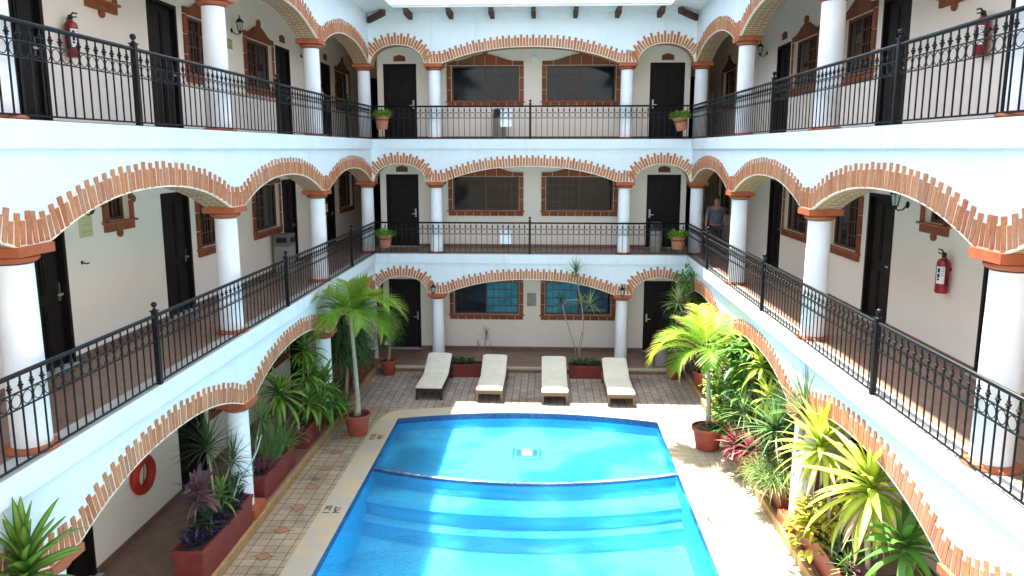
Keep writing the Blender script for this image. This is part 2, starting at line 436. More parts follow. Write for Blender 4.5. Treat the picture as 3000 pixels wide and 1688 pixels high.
def block_surround(F, a, b, z0, z1, style):
    "a,b opening; brick blocks round it with cream joints"
    mb = MB(); bw = .13; g = .014
    # jambs
    for sa, sb in ((a-bw, a-.01), (b+.01, b+bw)):
        n = max(2, round((z1-z0)/.30)); hh = (z1-z0+.02)/n
        for i in range(n):
            e = rnd.uniform(0, .004)
            mb.fbox(F, sa, sb, z0-.02+i*hh+g/2, z0-.02+(i+1)*hh-g/2, 0, .035+e)
    # bottom row
    n = max(2, round((b-a+2*bw)/.25)); ww = (b-a+2*bw)/n
    for i in range(n):
        e = rnd.uniform(0, .004)
        mb.fbox(F, a-bw+i*ww+g/2, a-bw+(i+1)*ww-g/2, z0-.15, z0-.035, 0, .037+e)
    if style == 'big':
        top = pediment((a+b)/2, b-a+2*bw, z1+.02); cuts = [0, 2, 5, 7, 9, 12, 14]
        for i0, i1 in zip(cuts[:-1], cuts[1:]):
            seg = top[i0:i1+1]; x0 = seg[0][0]+g/2; x1 = seg[-1][0]-g/2
            poly = [(x0, z1+.01), (x1, z1+.01)] + [(min(max(p[0], x0), x1), p[1]) for p in reversed(seg)]
            mb.prism(F, poly, 0, .038+rnd.uniform(0, .004))
        c = (a+b)/2; zt = z1+.33
        mb.prism(F, [(c, zt-.07), (c+.085, zt+.02), (c+.06, zt+.10), (c, zt+.13), (c-.06, zt+.10), (c-.085, zt+.02)], 0, .05)
    else:
        n = 3; ww = (b-a+2*bw)/n
        for i in range(n): mb.fbox(F, a-bw+i*ww+g/2, a-bw+(i+1)*ww-g/2, z1+.01, z1+.12, 0, .036)
        c = (a+b)/2
        for cx, cz in ((c, z0-.19), (a-bw-.02, (z0+z1)/2), (b+bw+.02, (z0+z1)/2), (c, z1+.16)):
            mb.prism(F, [(cx+.07*math.cos(t*math.pi/4), cz+.06*math.sin(t*math.pi/4)) for t in range(8)], 0, .032)
    return mb
def surround_joint(F, a, b, z0, z1, style):
    mb = MB(); bw = .118
    mb.fbox(F, a-bw, a, z0-.02, z1+.02, 0, .022); mb.fbox(F, b, b+bw, z0-.02, z1+.02, 0, .022)
    mb.fbox(F, a-bw, b+bw, z0-.14, z0-.02, 0, .0225)
    if style == 'big':
        top = pediment((a+b)/2, b-a+2*bw, z1+.01)
        mb.prism(F, [(a-bw, z1+.02), (b+bw, z1+.02)] + list(reversed(top)), 0, .023)
    else: mb.fbox(F, a-bw, b+bw, z1+.02, z1+.11, 0, .022)
    return mb
def make_window(F, a, b, z0, z1, style, glassmats=('pane', 'pane'), gridside=1):
    fr = MB(); t = .045; d0, d1 = -.12, -.06
    fr.fbox(F, a, b, z0, z0+t, d0, d1); fr.fbox(F, a, b, z1-t, z1, d0, d1)
    fr.fbox(F, a, a+t, z0+t, z1-t, d0, d1); fr.fbox(F, b-t, b, z0+t, z1-t, d0, d1)
    c = (a+b)/2
    if style == 'big': fr.fbox(F, c-t/2, c+t/2, z0+t, z1-t, d0, d1+.002)
    w = fr.build('window', M['winframe'], hotel)
    if style == 'big':
        for k, (p, q) in enumerate(((a+t, c-t/2), (c+t/2, b-t))):
            pb = MB(); pb.fbox(F, p, q, z0+t, z1-t, -.10, -.09); pb.build('pane', M[glassmats[k]], w)
        gr = MB(); p, q = ((a+t, c-t/2), (c+t/2, b-t))[gridside]
        for i in range(1, 5):
            x = p+(q-p)*i/5; gr.fbox(F, x-.009, x+.009, z0+t, z1-t, -.088, -.075)
        for i in range(1, 4):
            z = z0+(z1-z0)*i/4; gr.fbox(F, p, q, z-.009, z+.009, -.086, -.073)
        gr.build('window_grille', M['winframe'], w)
    else:
        pb = MB(); pb.fbox(F, a+t, b-t, z0+t, z1-t, -.10, -.09); pb.build('pane', M['pane'], w)
        gr = MB(); gr.fbox(F, c-.012, c+.012, z0+t, z1-t, -.088, -.07); gr.build('window_grille', M['winframe'], w)
    block_surround(F, a, b, z0, z1, style).build('brick_surround', M['surround'], w)
    surround_joint(F, a, b, z0, z1, style).build('surround_mortar', M['mortar'], w)
    sl = MB(); e = .17
    sl.fbox(F, a-e, b+e, z0-.035, z0-.004, 0, .075); sl.build('sill', M['terra'], w, bevel=.008)
    return w
def make_door(F, a, b, zf, hside=1):
    mb = MB(); t = .06; z1 = zf+DOORH
    mb.fbox(F, a, a+t, zf, z1, -.14, .012); mb.fbox(F, b-t, b, zf, z1, -.14, .012); mb.fbox(F, a+t, b-t, z1-t, z1, -.14, .012)
    mb.fbox(F, a+t, b-t, zf+.01, z1-t, -.14, -.07)
    c = (a+b)/2
    for p, q in ((a+t+.07, c-.03), (c+.03, b-t-.07)):
        for z, y in ((zf+.14, zf+.85), (zf+1.0, z1-t-.12)):
            mb.fbox(F, p, q, z, y, -.07, -.052)
            mb.fbox(F, p+.04, q-.04, z+.05, y-.05, -.052, -.043)
    o = mb.build('door', M['door'], hotel)
    h = MB(); x = b-t-.045 if hside > 0 else a+t+.045
    h.fbox(F, x-.022, x+.022, zf+.88, zf+1.12, -.07, -.058); h.fbox(F, x-.011, x+.011, zf+.96, zf+.985, -.058, -.02)
    h.fbox(F, min(x, x-hside*.11), max(x, x-hside*.11), zf+.96, zf+.985, -.02, -.008)
    h.build('handle', M['metal'], o)
    th = MB(); th.fbox(F, a-.02, b+.02, zf+.001, zf+.018, -.14, .10); th.build('threshold', M['edge'], o)
    return o
def room_plaque(F, c, z):
    mb = MB(); w = .17
    mb.prism(F, [(c-w, z), (c+w, z), (c+w, z+.13), (c+.09, z+.155), (c, z+.18), (c-.09, z+.155), (c-w, z+.13)], 0, .02)
    o = mb.build('room_plaque', M['surround'], hotel)

SIDE_DOORS = [(3.9, 4.85), (8.62, 9.57), (12.13, 13.10), (17.86, 18.84), (21.45, 22.32)]
SIDE_BIG = [(13.45, 14.72), (16.10, 17.57), (22.95, 24.35)]
SIDE_SMALL = [(10.60, 11.12)]
BACK_DOORS = [(-4.70, -3.75), (2.90, 3.87)]
BACK_BIG = [(-2.74, -.80), (-.02, 1.94)]
TOPS = [3.0, 6.13, 9.66]
ENDY = 26.5
for k, zf in enumerate(FL):
    zt = TOPS[k]
    for side in ('left', 'right'):
        F = WINGS[side]['wall']
        holes = [(a, b, zf, zf+DOORH) for a, b in SIDE_DOORS] + [(a, b, zf+1.05, zf+2.06) for a, b in SIDE_BIG] + [(a, b, zf+1.82, zf+2.40) for a, b in SIDE_SMALL]
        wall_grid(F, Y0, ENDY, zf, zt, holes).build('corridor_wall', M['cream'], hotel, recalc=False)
        for i, (a, b) in enumerate(SIDE_DOORS):
            make_door(F, a, b, zf, 1 if side == 'left' else -1)
            if i: room_plaque(F, (a+b)/2, zf+2.24)
        for a, b in SIDE_BIG: make_window(F, a, b, zf+1.05, zf+2.06, 'big', gridside=0)
        for a, b in SIDE_SMALL: make_window(F, a, b, zf+1.82, zf+2.40, 'small')
        sk = MB(); e = [Y0]+[v for ab in SIDE_DOORS for v in ab]+[ENDY]
        for a, b in zip(e[::2], e[1::2]): sk.fbox(F, a, b, zf, zf+.09, 0, .014)
        sk.build('skirting', M['tile'], hotel)
    F = WINGS['back']['wall']
    holes = [(a, b, zf, zf+DOORH) for a, b in BACK_DOORS] + [(a, b, zf+1.08, zf+2.07) for a, b in BACK_BIG]
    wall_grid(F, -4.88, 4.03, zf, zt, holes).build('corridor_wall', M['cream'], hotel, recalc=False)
    for i, (a, b) in enumerate(BACK_DOORS):
        make_door(F, a, b, zf, 1 if i == 0 else -1); room_plaque(F, (a+b)/2, zf+2.20)
    gm = ('pane', 'pane') if k else ('pane', 'teal')
    make_window(F, *BACK_BIG[0], zf+1.08, zf+2.07, 'big', gm, 1)
    make_window(F, *BACK_BIG[1], zf+1.08, zf+2.07, 'big', ('pane', 'pane') if k else ('teal', 'pane'), 0)
    sk = MB()
    for a, b in ((-4.88, -4.70), (-3.75, 2.90), (3.87, 4.03)): sk.fbox(F, a, b, zf, zf+.09, 0, .014)
    sk.build('skirting', M['tile'], hotel)
    # passages beyond the back corners
    for xa, xw, n in ((-4.88, WL, 1), (4.03, WR, -1)):
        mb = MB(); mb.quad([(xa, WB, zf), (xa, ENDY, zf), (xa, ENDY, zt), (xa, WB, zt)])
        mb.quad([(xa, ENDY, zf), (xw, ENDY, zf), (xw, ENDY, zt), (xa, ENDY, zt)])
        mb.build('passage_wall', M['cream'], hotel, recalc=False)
        FE = frame((0, ENDY, 0), (1,0,0), (0,-1,0)); c = (xa+xw)/2
        make_door(frame((0, ENDY-.15, 0), (1,0,0), (0,-1,0)), c-.5, c+.5, zf)

# ------------------------------------------------------------------ slabs and roof
def slab(name, x0, x1, y0, y1, z0, z1, mat):
    mb = MB(); mb.box(x0, x1, y0, y1, z0, z1); return mb.build(name, mat, hotel)
for k, zf in enumerate(FL[1:]):
    zb = TOPS[k]
    slab('floor_slab', WL-.1, XL, Y0, ENDY+.1, zb, zf-.006, M['plaster'])
    slab('floor_slab', XR, WR+.1, Y0, ENDY+.1, zb, zf-.006, M['plaster'])
    slab('floor_slab', XL, XR, YB, WB+.1, zb, zf-.006, M['plaster'])
for k, zf in enumerate(FL):
    e = .26
    if k == 0: xa, xb, yb = XL-.0, XR+.0, 20.08
    else: xa, xb, yb = XL, XR, YB
    mb = MB()
    if k:
        mb.quad([(WL, Y0, zf), (xa-e, Y0, zf), (xa-e, ENDY, zf), (WL, ENDY, zf)]); mb.quad([(xb+e, Y0, zf), (WR, Y0, zf), (WR, ENDY, zf), (xb+e, ENDY, zf)])
        mb.quad([(xa-e, yb+e, zf), (xb+e, yb+e, zf), (xb+e, WB, zf), (xa-e, WB, zf)])
        mb.build('floor_tiles', M['tile'], hotel, recalc=False)
        me = MB()
        for a, b, c, d in ((xa-e, xa, Y0, YB), (xb, xb+e, Y0, YB), (xa-e, xb+e, YB, YB+e)):
            me.quad([(a, c, zf), (b, c, zf), (b, d, zf), (a, d, zf)])
        me.build('floor_edge', M['edge'], hotel, recalc=False)
OV = .785
RO = 9.66
def roofpiece(x0, x1, y0, y1, name='eave_slab'):
    mb = MB(); mb.box(x0, x1, y0, y1, RO, RO+.16); return mb.build(name, M['roofwhite'], hotel)
roofpiece(-11, XL+OV, Y0-.3, 34); roofpiece(XR-OV, 10.5, Y0-.3, 34); roofpiece(XL+OV, XR-OV, YB-OV, 34)
# moulding under the back eave edge
mb = MB(); mb.box(XL+OV, XR-OV, YB-OV-.05, YB-OV, RO+.05, RO+.20); mb.build('eave_moulding', M['roofwhite'], hotel)
for i in range(7):
    x = -3.62+i*1.085; mb = MB(); w = .055; zt = RO-.002
    mb.prism(lambda s, h, d: (x+d, s, h), [(19.78, zt), (19.78, zt-.10), (19.84, zt-.155), (20.54, zt-.165), (20.54, zt)], -w, w)
    mb.build('rafter', M['rafter'], hotel)
for sx, x0 in ((1, -4.72), (-1, 3.84)):
    for (dx, zz, ww, L0) in ((0, 0, .06, .66), (0, -.0, .075, .0)):
        if L0 == 0: continue
        a = Vector((x0-sx*.1, 20.6, RO-.19)); b = Vector((x0+sx*L0*.80, 20.5-L0, RO-.10)); d = (b-a).normalized(); s = Vector((d.y, -d.x, 0)).normalized()*ww
        z = Vector((0, 0, .07)); mb = MB()
        mb.hexa([a-s-z, a+s-z, b+s-z, b-s-z, a-s+z, a+s+z, b+s+z, b-s+z]); mb.build('rafter', M['rafter'], hotel)
for side, x0, sx in (('l', -4.72, 1), ('r', 3.84, -1)):
    for i in range(14):
        y = 16.4-i*1.085; mb = MB(); zt = RO-.002
        mb.prism(lambda s, h, d: (x0+sx*s, y+d, h), [(-.05, zt), (-.05, zt-.165), (.66, zt-.155), (.72, zt-.10), (.72, zt)], -.055, .055)
        mb.build('rafter', M['rafter'], hotel)

# ------------------------------------------------------------------ arcades
HALF = .25
def bay_fn(c0, c1):
    a, b = c0+HALF, c1-HALF; w = b-a
    small = w < 2; rise = .48 if small else .41
    def h(s):
        if s <= a or s >= b: return 0.0
        t = abs(2*(s-a)/w-1)
        return rise*math.sqrt(max(0, 1-t**2.1)) if small else rise*(1-t**2.3)
    return h
for wn, W in WINGS.items():
    F = W['arc']; cols = W['cols']
    ends = []
    for k, zf in enumerate(FL):
        zs = zf+SPR; zt = TOPS[k]
        wall = MB(); prevs = None
        segs = list(zip(cols[:-1], cols[1:]))
        lo = cols[0]-(0.0 if wn == 'back' else 2.3)
        sam = []
        if wn != 'back': segs = [(cols[0]-4.71, cols[0])]+segs
        for (c0, c1) in segs:
            h = bay_fn(c0, c1); N = 56 if c1-c0 > 2.5 else 32
            if c0+HALF > Y0 or wn == 'back' or True:
                pts = [c0] + [c0+HALF+(c1-c0-2*HALF)*(.5-.5*math.cos(math.pi*i/N)) for i in range(N+1)] + [c1]
                sam += [(s, zs+h(s)) for s in pts if wn == 'back' or s > Y0]
        if wn != 'back': s_end = 20.55
        else: s_end = None
        if wn == 'back': sam = [(s, z) for s, z in sam if -4.77 <= s <= 3.89]; sam = [(-4.77, zs)]+sam+[(3.89, zs)]
        else: sam = [(s, z) for s, z in sam if s <= 20.55]+[(20.55, zs)]
        for (s0, z0), (s1, z1) in zip(sam[:-1], sam[1:]):
            if s1-s0 < 1e-5: continue
            wall.quad([F(s0, z0, 0), F(s1, z1, 0), F(s1, zt, 0), F(s0, zt, 0)])
            wall.quad([F(s0, z0, -.4), F(s1, z1, -.4), F(s1, zt, -.4), F(s0, zt, -.4)])
        wall.build('arcade_wall', M['plaster'], hotel, recalc=False)
        for (c0, c1) in segs:
            h = bay_fn(c0, c1); N = 120
            L0 = c0; L1 = c1
            P = [(L0+(L1-L0)*i/N, zs+h(L0+(L1-L0)*i/N)) for i in range(N+1)]
            # exact curve plus blurred normals
            ang = []
            for i in range(N+1):
                a = P[max(i-1, 0)]; b = P[min(i+1, N)]; ang.append(math.atan2(b[1]-a[1], b[0]-a[0]))
            W2 = 7 if c1-c0 > 2.5 else 10
            bl = []
            for i in range(N+1):
                tot = 0
                for j in range(i-W2, i+W2+1):
                    jj = j; sg = 1
                    if jj < 0: jj = -jj; sg = -1
                    if jj > N: jj = 2*N-jj; sg = -1
                    tot += sg*ang[jj]
                bl.append(tot/(2*W2+1)*(.85 if c1-c0 > 2.5 else .95))
            # mid line lengths
            nrm = [(-math.sin(a), math.cos(a)) for a in bl]
            mid = [(p[0]+.12*n[0], p[1]+.12*n[1]) for p, n in zip(P, nrm)]
            cum = [0]
            for a, b in zip(mid[:-1], mid[1:]): cum.append(cum[-1]+math.hypot(b[0]-a[0], b[1]-a[1]))
            nb = int(cum[-1]/.0785); pitch = cum[-1]/nb
            arch = MB(); j = 0
            # mortar bed
            for i in range(0, N, 2):
                p0, p1, n0, n1 = P[i], P[i+2], nrm[i], nrm[i+2]
                if wn == 'back' and (p0[0] < -4.78 or p1[0] > 3.9): continue
                if wn != 'back' and (p1[0] > 20.54 or p0[0] < Y0): continue
                t = .238
                for (e0, e1, dd) in ((0, .016, .018),):
                    arch.quad([F(p0[0]-n0[0]*.004, p0[1]-n0[1]*.004, dd), F(p1[0]-n1[0]*.004, p1[1]-n1[1]*.004, dd), F(p1[0]+n1[0]*e1, p1[1]+n1[1]*e1, dd), F(p0[0]+n0[0]*e1, p0[1]+n0[1]*e1, dd)], 1)
                    arch.quad([F(p0[0]-n0[0]*.004, p0[1]-n0[1]*.004, dd), F(p1[0]-n1[0]*.004, p1[1]-n1[1]*.004, dd), F(p1[0]-n1[0]*.004, p1[1]-n1[1]*.004, -.02), F(p0[0]-n0[0]*.004, p0[1]-n0[1]*.004, -.02)], 1)
                q = [p0, p1, (p1[0]+t*n1[0], p1[1]+t*n1[1]), (p0[0]+t*n0[0], p0[1]+t*n0[1])]
                arch.quad([F(a, b, .009) for a, b in q], 1)
                arch.quad([F(q[3][0], q[3][1], .009), F(q[2][0], q[2][1], .009), F(q[2][0], q[2][1], -.002), F(q[3][0], q[3][1], -.002)], 1)
            for b in range(nb):
                tgt = (b+.5)*pitch
                while cum[j+1] < tgt: j += 1
                f = (tgt-cum[j])/(cum[j+1]-cum[j])
                px = P[j][0]*(1-f)+P[j+1][0]*f; pz = P[j][1]*(1-f)+P[j+1][1]*f
                a = bl[j]*(1-f)+bl[j+1]*f
                if wn == 'back' and not (-4.70 < px < 3.82): continue
                if wn != 'back' and (px > 20.42 or px < Y0+.1): continue
                n = (-math.sin(a), math.cos(a)); t = (math.cos(a), math.sin(a))
                L = (.308 if b % 2 == 0 else .228)+rnd.uniform(-.012, .012); hw = .0305+rnd.uniform(-.002, .002)
                hw0 = hw*(1 if abs(a) > .1 else 1)
                rot = rnd.uniform(-.02, .02)
                q = [(px-t[0]*hw0*.93, pz-t[1]*hw0*.93), (px+t[0]*hw0*.93, pz+t[1]*hw0*.93), (px+t[0]*hw+n[0]*L+rot*.3, pz+t[1]*hw+n[1]*L), (px-t[0]*hw+n[0]*L+rot*.3, pz-t[1]*hw+n[1]*L)]
                q[0] = (q[0][0]-.004*n[0]*0, q[0][1]+.006); q[1] = (q[1][0], q[1][1]+.006)
                arch.prism(F, q, -.01, (.012 if b % 2 else .016)+rnd.uniform(0, .004), 0)
            # soffit
            cu = 0
            sN = [p for p in P if c0+HALF-.02 <= p[0] <= c1-HALF+.02]
            sN = [(c0+HALF*.7, zs)]+sN+[(c1-HALF*.7, zs)]
            for a, b in zip(sN[:-1], sN[1:]):
                d = math.hypot(b[0]-a[0], b[1]-a[1])
                if wn == 'back' or b[0] > Y0:
                    arch.quad([F(a[0], a[1], .004), F(b[0], b[1], .004), F(b[0], b[1], -.404), F(a[0], a[1], -.404)], 2, [(0, cu), (0, cu+d), (.41, cu+d), (.41, cu)])
                cu += d
            arch.build('brick_arch', [M['brick'], M['mortar'], M['soffit']], hotel, recalc=False)

def make_column(x, y, zf, k, near=True):
    mb = MB(); z1 = zf+SPR
    prof = [(.178, 0), (.178, .05)]+[(.178-.012*t/8, .05+(SPR-.23)*t/8) for t in range(1, 9)]
    mb.lathe(prof, (x, y, zf), 32); o = mb.build('column', M['column'], hotel); smooth_by_angle(o)
    c = MB(); c.box(x-HALF, x+HALF, y-HALF, y+HALF, z1-.092, z1-.002)
    c.lathe([(.17, 0), (.195, .006), (.222, .03), (.225, .05), (.205, .075)], (x, y, z1-.167), 32)
    o2 = c.build('capital', M['terra'], o); smooth_by_angle(o2, 35)
    b = MB()
    if k == 0: b.box(x-.225+(.05 if x < 0 else -.05), x+.225+(.05 if x < 0 else -.05), y-.225, y+.225, -.14 if False else .0-.149+.0, .18)
    else: b.lathe([(.245, 0), (.25, .012), (.24, .03), (.20, .045), (.178, .05)], (x, y, zf+.001), 32)
    o3 = b.build('base', M['terra'], o); smooth_by_angle(o3, 35)
def col_base_z(k): return None
for k, zf in enumerate(FL):
    pts = [(x, CYB) for x in BACKC] + [(CXL, y) for y in SIDEC[1:]] + [(CXR, y) for y in SIDEC[1:]]
    for x, y in pts:
        mb = MB(); z1 = zf+SPR
        mb.lathe([(.178, .0)]+[(.178-.012*t/8, .02+(SPR-.20)*t/8) for t in range(1, 9)], (x, y, zf), 32)
        o = mb.build('column', M['column'], hotel); smooth_by_angle(o)
        c = MB(); c.box(x-HALF, x+HALF, y-HALF, y+HALF, z1-.092, z1-.002)
        c2 = [(.17, 0), (.195, .006), (.222, .03), (.225, .05), (.205, .0755)]
        c.lathe(c2, (x, y, z1-.167), 32)
        smooth_by_angle(c.build('capital', M['terra'], o), 35)
        b = MB()
        if k == 0 and y < 20:
            sx = .06 if x < 0 else -.06
            b.box(x-.23+sx, x+.23+sx, y-.23, y+.23, 0.002, .33)
        else: b.lathe([(.245, 0), (.25, .012), (.24, .03), (.20, .045), (.179, .05)], (x, y, zf+.001), 32)
        smooth_by_angle(b.build('base', M['terra'], o), 35)

# ------------------------------------------------------------------ ground, paving, pool
PX0, PX1, PY0, PY1 = -3.37, 2.55, 2.6, 16.38
def back_y(x):
    t = (x-(PX0+PX1)/2)/((PX1-PX0)/2); return PY1+.48*(1-t*t)
mb = MB()
N = 40
# paving round the pool (far strip follows the bowed pool end)
for (x0, x1, y0, y1) in ((XL, PX0, Y0-60, 16.38), ):
    pass
def sheet(name, quads, mat, z=0):
    m = MB()
    for q in quads: m.quad([(a, b, z) for a, b in q])
    return struct(m.build(name, mat, None, recalc=False))
xs = [PX0+(PX1-PX0)*i/N for i in range(N+1)]
backq = [[(a, back_y(a)), (b, back_y(b)), (b, 20.1), (a, 20.1)] for a, b in zip(xs[:-1], xs[1:])]
backq += [[(XL, PY1+.9), (PX0, PY1+.9), (PX0, 20.1), (XL, 20.1)], [(PX1, PY1+.9), (XR, PY1+.9), (XR, 20.1), (PX1, 20.1)]]
sheet('paving', backq, M['paver'])
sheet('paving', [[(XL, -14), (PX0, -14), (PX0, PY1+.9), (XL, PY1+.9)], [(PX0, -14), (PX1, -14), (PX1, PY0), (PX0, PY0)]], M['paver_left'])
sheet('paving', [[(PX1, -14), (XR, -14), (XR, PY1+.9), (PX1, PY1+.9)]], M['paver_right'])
# far ground all round the courtyard
g = []
B = 260
for x0, x1, y0, y1 in ((-B, XL, -B, B), (XR, B, -B, B), (XL, XR, 20.1, B), (XL, XR, -B, -14)): g.append([(x0, y0), (x1, y0), (x1, y1), (x0, y1)])
sheet('ground', g, M['groundfar'], -.02)
# covered walkway slabs
for (x0, x1, y0, y1) in ((WL-.1, XL, Y0, ENDY+.1), (XR, WR+.1, Y0, ENDY+.1), (XL, XR, 20.08, WB+.1)):
    m = MB(); m.box(x0, x1, y0, y1, -.1, .145); struct(m.build('walkway', M['kerb']))
    m = MB(); m.quad([(x0, y0, .15), (x1, y0, .15), (x1, y1, .15), (x0, y1, .15)]); 
    struct(m.build('walkway_tiles', M['tile'], recalc=False))
m = MB(); m.box(XL+.02, XR-.02, 20.05, 20.19, .095, .158); struct(m.build('step_nosing', M['coping'], bevel=.006))
m = MB(); m.box(XL, XR, 20.066, 20.079, .002, .094); struct(m.build('step_riser', M['tile']))
for x0, x1 in ((XL-.004, XL+.07), (XR-.07, XR+.004)):
    m = MB(); m.box(x0, x1, Y0, 20.04, .0, .162); struct(m.build('kerb', M['kerb'], bevel=.01))
# terracotta diamonds in the left strip
m = MB()
for i in range(26):
    y = 16.0-i*.80
    cx = -4.26; r = .125
    m.hexa([(cx-r, y, 0.0), (cx, y-r*.95, 0.0), (cx+r, y, 0.0), (cx, y+r*.95, 0.0), (cx-r, y, .005), (cx, y-r*.95, .005), (cx+r, y, .005), (cx, y+r*.95, .005)])
struct(m.build('paving_inlay', M['diamond']))
m = MB()
for i in range(26):
    y = 16.0-i*.80; cx = -4.26; r = .125; w = .006
    ring = [(cx-r, y), (cx, y-r*.95), (cx+r, y), (cx, y+r*.95)]
    for a in range(4):
        p = Vector((*ring[a], 0)); q = Vector((*ring[(a+1) % 4], 0)); d = (q-p).normalized(); nn = Vector((d.y, -d.x, 0))
        m.quad([tuple(p+Vector((0,0,.004))), tuple(q+Vector((0,0,.004))), tuple(q+nn*.012+Vector((0,0,.004))), tuple(p+nn*.012+Vector((0,0,.004)))])
    for sx in (-1, 1):
        p = Vector((cx+sx*r, y, .004)); q = Vector((cx+sx*(r+.09), y, .004))
        m.quad([(p.x, y-.006, .0042), (q.x, y-.006, .0042), (q.x, y+.006, .0042), (p.x, y+.006, .0042)])
struct(m.build('paving_joint', mottled('dark_joint', (.10, .07, .04), (.14, .10, .06), 8, .9), recalc=False))
# coping
cw = .46
outline_in = [(PX0, PY0)]+[(PX0, PY1)]+[(x, back_y(x)) for x in xs[1:-1]]+[(PX1, PY1), (PX1, PY0)]
def rounded(x):
    t = (x-(PX0+PX1)/2)/((PX1-PX0)/2+cw); return PY1+.42+.50*(1-t*t)
m = MB()
zc = .018
def cquad(a, b, c, d): m.hexa([(*a, 0), (*b, 0), (*c, 0), (*d, 0), (*a, zc), (*b, zc), (*c, zc), (*d, zc)])
lt = [(PX0-cw*(1-.5*max(0, (y-15.9))**2*0), y) for y in (PY0-cw, 15.9)]
cquad((PX0-cw, PY0-cw), (PX0, PY0-cw), (PX0, 15.9), (PX0-cw, 15.9))
cquad((PX1, PY0-cw), (PX1+cw, PY0-cw), (PX1+cw, 15.9), (PX1, 15.9))
cquad((PX0, PY0-cw), (PX1, PY0-cw), (PX1, PY0), (PX0, PY0))
for sx, X in ((-1, PX0), (1, PX1)):
    # quarter turn at the far corners
    arcp = [(X+sx*cw*math.cos(t), 15.9+(rounded(X)-15.9)*math.sin(t)) for t in [math.pi/2*i/10 for i in range(11)]]
    inn = [(X, 15.9+(PY1-15.9)*i/10) for i in range(11)]
    for i in range(10): cquad(inn[i], arcp[i], arcp[i+1], inn[i+1])
for a, b in zip(xs[:-1], xs[1:]): cquad((a, back_y(a)), (b, back_y(b)), (b, rounded(b)), (a, rounded(a)))
struct(m.build('pool_coping', M['coping']))
# pool shell
WZ = -.12; DF, DN = -.32, -.98
def arc_y(y_end, bow, x):
    t = (x-(PX0+PX1)/2)/((PX1-PX0)/2); return y_end-bow*(1-t*t)
m = MB()
def T1(x): return arc_y(13.92, .54, x)
def T2(x): return arc_y(13.18, .49, x)
def T3(x): return arc_y(12.90, .50, x)
TR = .12   # thickness of the divider top
for a, b in zip(xs[:-1], xs[1:]):
    m.quad([(a, back_y(a), 0), (b, back_y(b), 0), (b, back_y(b), DF), (a, back_y(a), DF)])
    m.quad([(a, T1(a)+TR, DF), (b, T1(b)+TR, DF), (b, back_y(b), DF), (a, back_y(a), DF)])
    m.quad([(a, T1(a)+TR, DF), (b, T1(b)+TR, DF), (b, T1(b)+TR, WZ-.02), (a, T1(a)+TR, WZ-.02)])
    m.quad([(a, T1(a), WZ-.02), (b, T1(b), WZ-.02), (b, T1(b), -.45), (a, T1(a), -.45)])
    inset = a > PX0+.25 and b < PX1-.12
    m.quad([(a, T1(a), -.45), (b, T1(b), -.45), (b, T2(b), -.45), (a, T2(a), -.45)])
    m.quad([(a, T2(a), -.45), (b, T2(b), -.45), (b, T2(b), -.70), (a, T2(a), -.70)])
    m.quad([(a, T2(a), -.70), (b, T2(b), -.70), (b, T3(b), -.70), (a, T3(a), -.70)])
    m.quad([(a, T3(a), -.70), (b, T3(b), -.70), (b, T3(b), DN), (a, T3(a), DN)])
    m.quad([(a, T3(a), DN), (b, T3(b), DN), (b, PY0, DN), (a, PY0, DN)])
for X in (PX0, PX1):
    m.quad([(X, PY0, 0), (X, PY1, 0), (X, PY1, DN-.1), (X, PY0, DN-.1)])
m.quad([(PX0, PY0, 0), (PX1, PY0, 0), (PX1, PY0, DN), (PX0, PY0, DN)])
struct(m.build('pool_basin', M['pooltile'], recalc=False))
m = MB()
for a, b in zip(xs[:-1], xs[1:]):
    m.quad([(a, T1(a)+.02, WZ-.018), (b, T1(b)+.02, WZ-.018), (b, T1(b)+TR-.02, WZ-.018), (a, T1(a)+TR-.02, WZ-.018)], 1)
    m.quad([(a, T1(a), WZ-.02), (b, T1(b), WZ-.02), (b, T1(b)+TR, WZ-.02), (a, T1(a)+TR, WZ-.02)])
    m.quad([(a, T1(a)-.004, WZ-.02), (b, T1(b)-.004, WZ-.02), (b, T1(b)-.004, WZ-.07), (a, T1(a)-.004, WZ-.07)])
    m.quad([(a, back_y(a)-.004, .002), (b, back_y(b)-.004, .002), (b, back_y(b)-.004, -.13), (a, back_y(a)-.004, -.13)])
for X, e in ((PX0, .004), (PX1, -.004)): m.quad([(X+e, PY0, .002), (X+e, PY1, .002), (X+e, PY1, -.13), (X+e, PY0, -.13)])
struct(m.build('pool_waterline_tiles', [M['trim_tile'], M['divtile']], recalc=False))
# mosaic on the floor of the far basin
m = MB(); cx, cy = -.38, 15.24; zz = DF+.004
def sq(hx, hy, z, mi): m.quad([(cx-hx, cy-hy, z), (cx+hx, cy-hy, z), (cx+hx, cy+hy, z), (cx-hx, cy+hy, z)], mi)
for (hx, hy, mi) in ((.31, .30, 0), (.26, .25, 2), (.23, .22, 0), (.11, .10, 1)):
    sq(hx, hy, zz, mi); zz += .003
for i in range(10):
    for (u, v) in ((-.23+i*.0505, .238), (-.23+i*.0505, -.238)): m.quad([(cx+u-.006, cy+v-.02, zz), (cx+u+.006, cy+v-.02, zz), (cx+u+.006, cy+v+.02, zz), (cx+u-.006, cy+v+.02, zz)], 1)
struct(m.build('pool_mosaic', [mottled('mosaic_blue', (.01, .045, .20), (.03, .12, .36), 40, .3), mottled('mosaic_white', (.7, .78, .8), (.55, .7, .75), 40, .3), M['pooltile']], recalc=False))
m = MB()
NY = 60
for a, b in zip(xs[:-1], xs[1:]): m.quad([(a, PY0, WZ), (b, PY0, WZ), (b, back_y(b), WZ), (a, back_y(a), WZ)])
struct(m.build('water', M['water'], recalc=False))

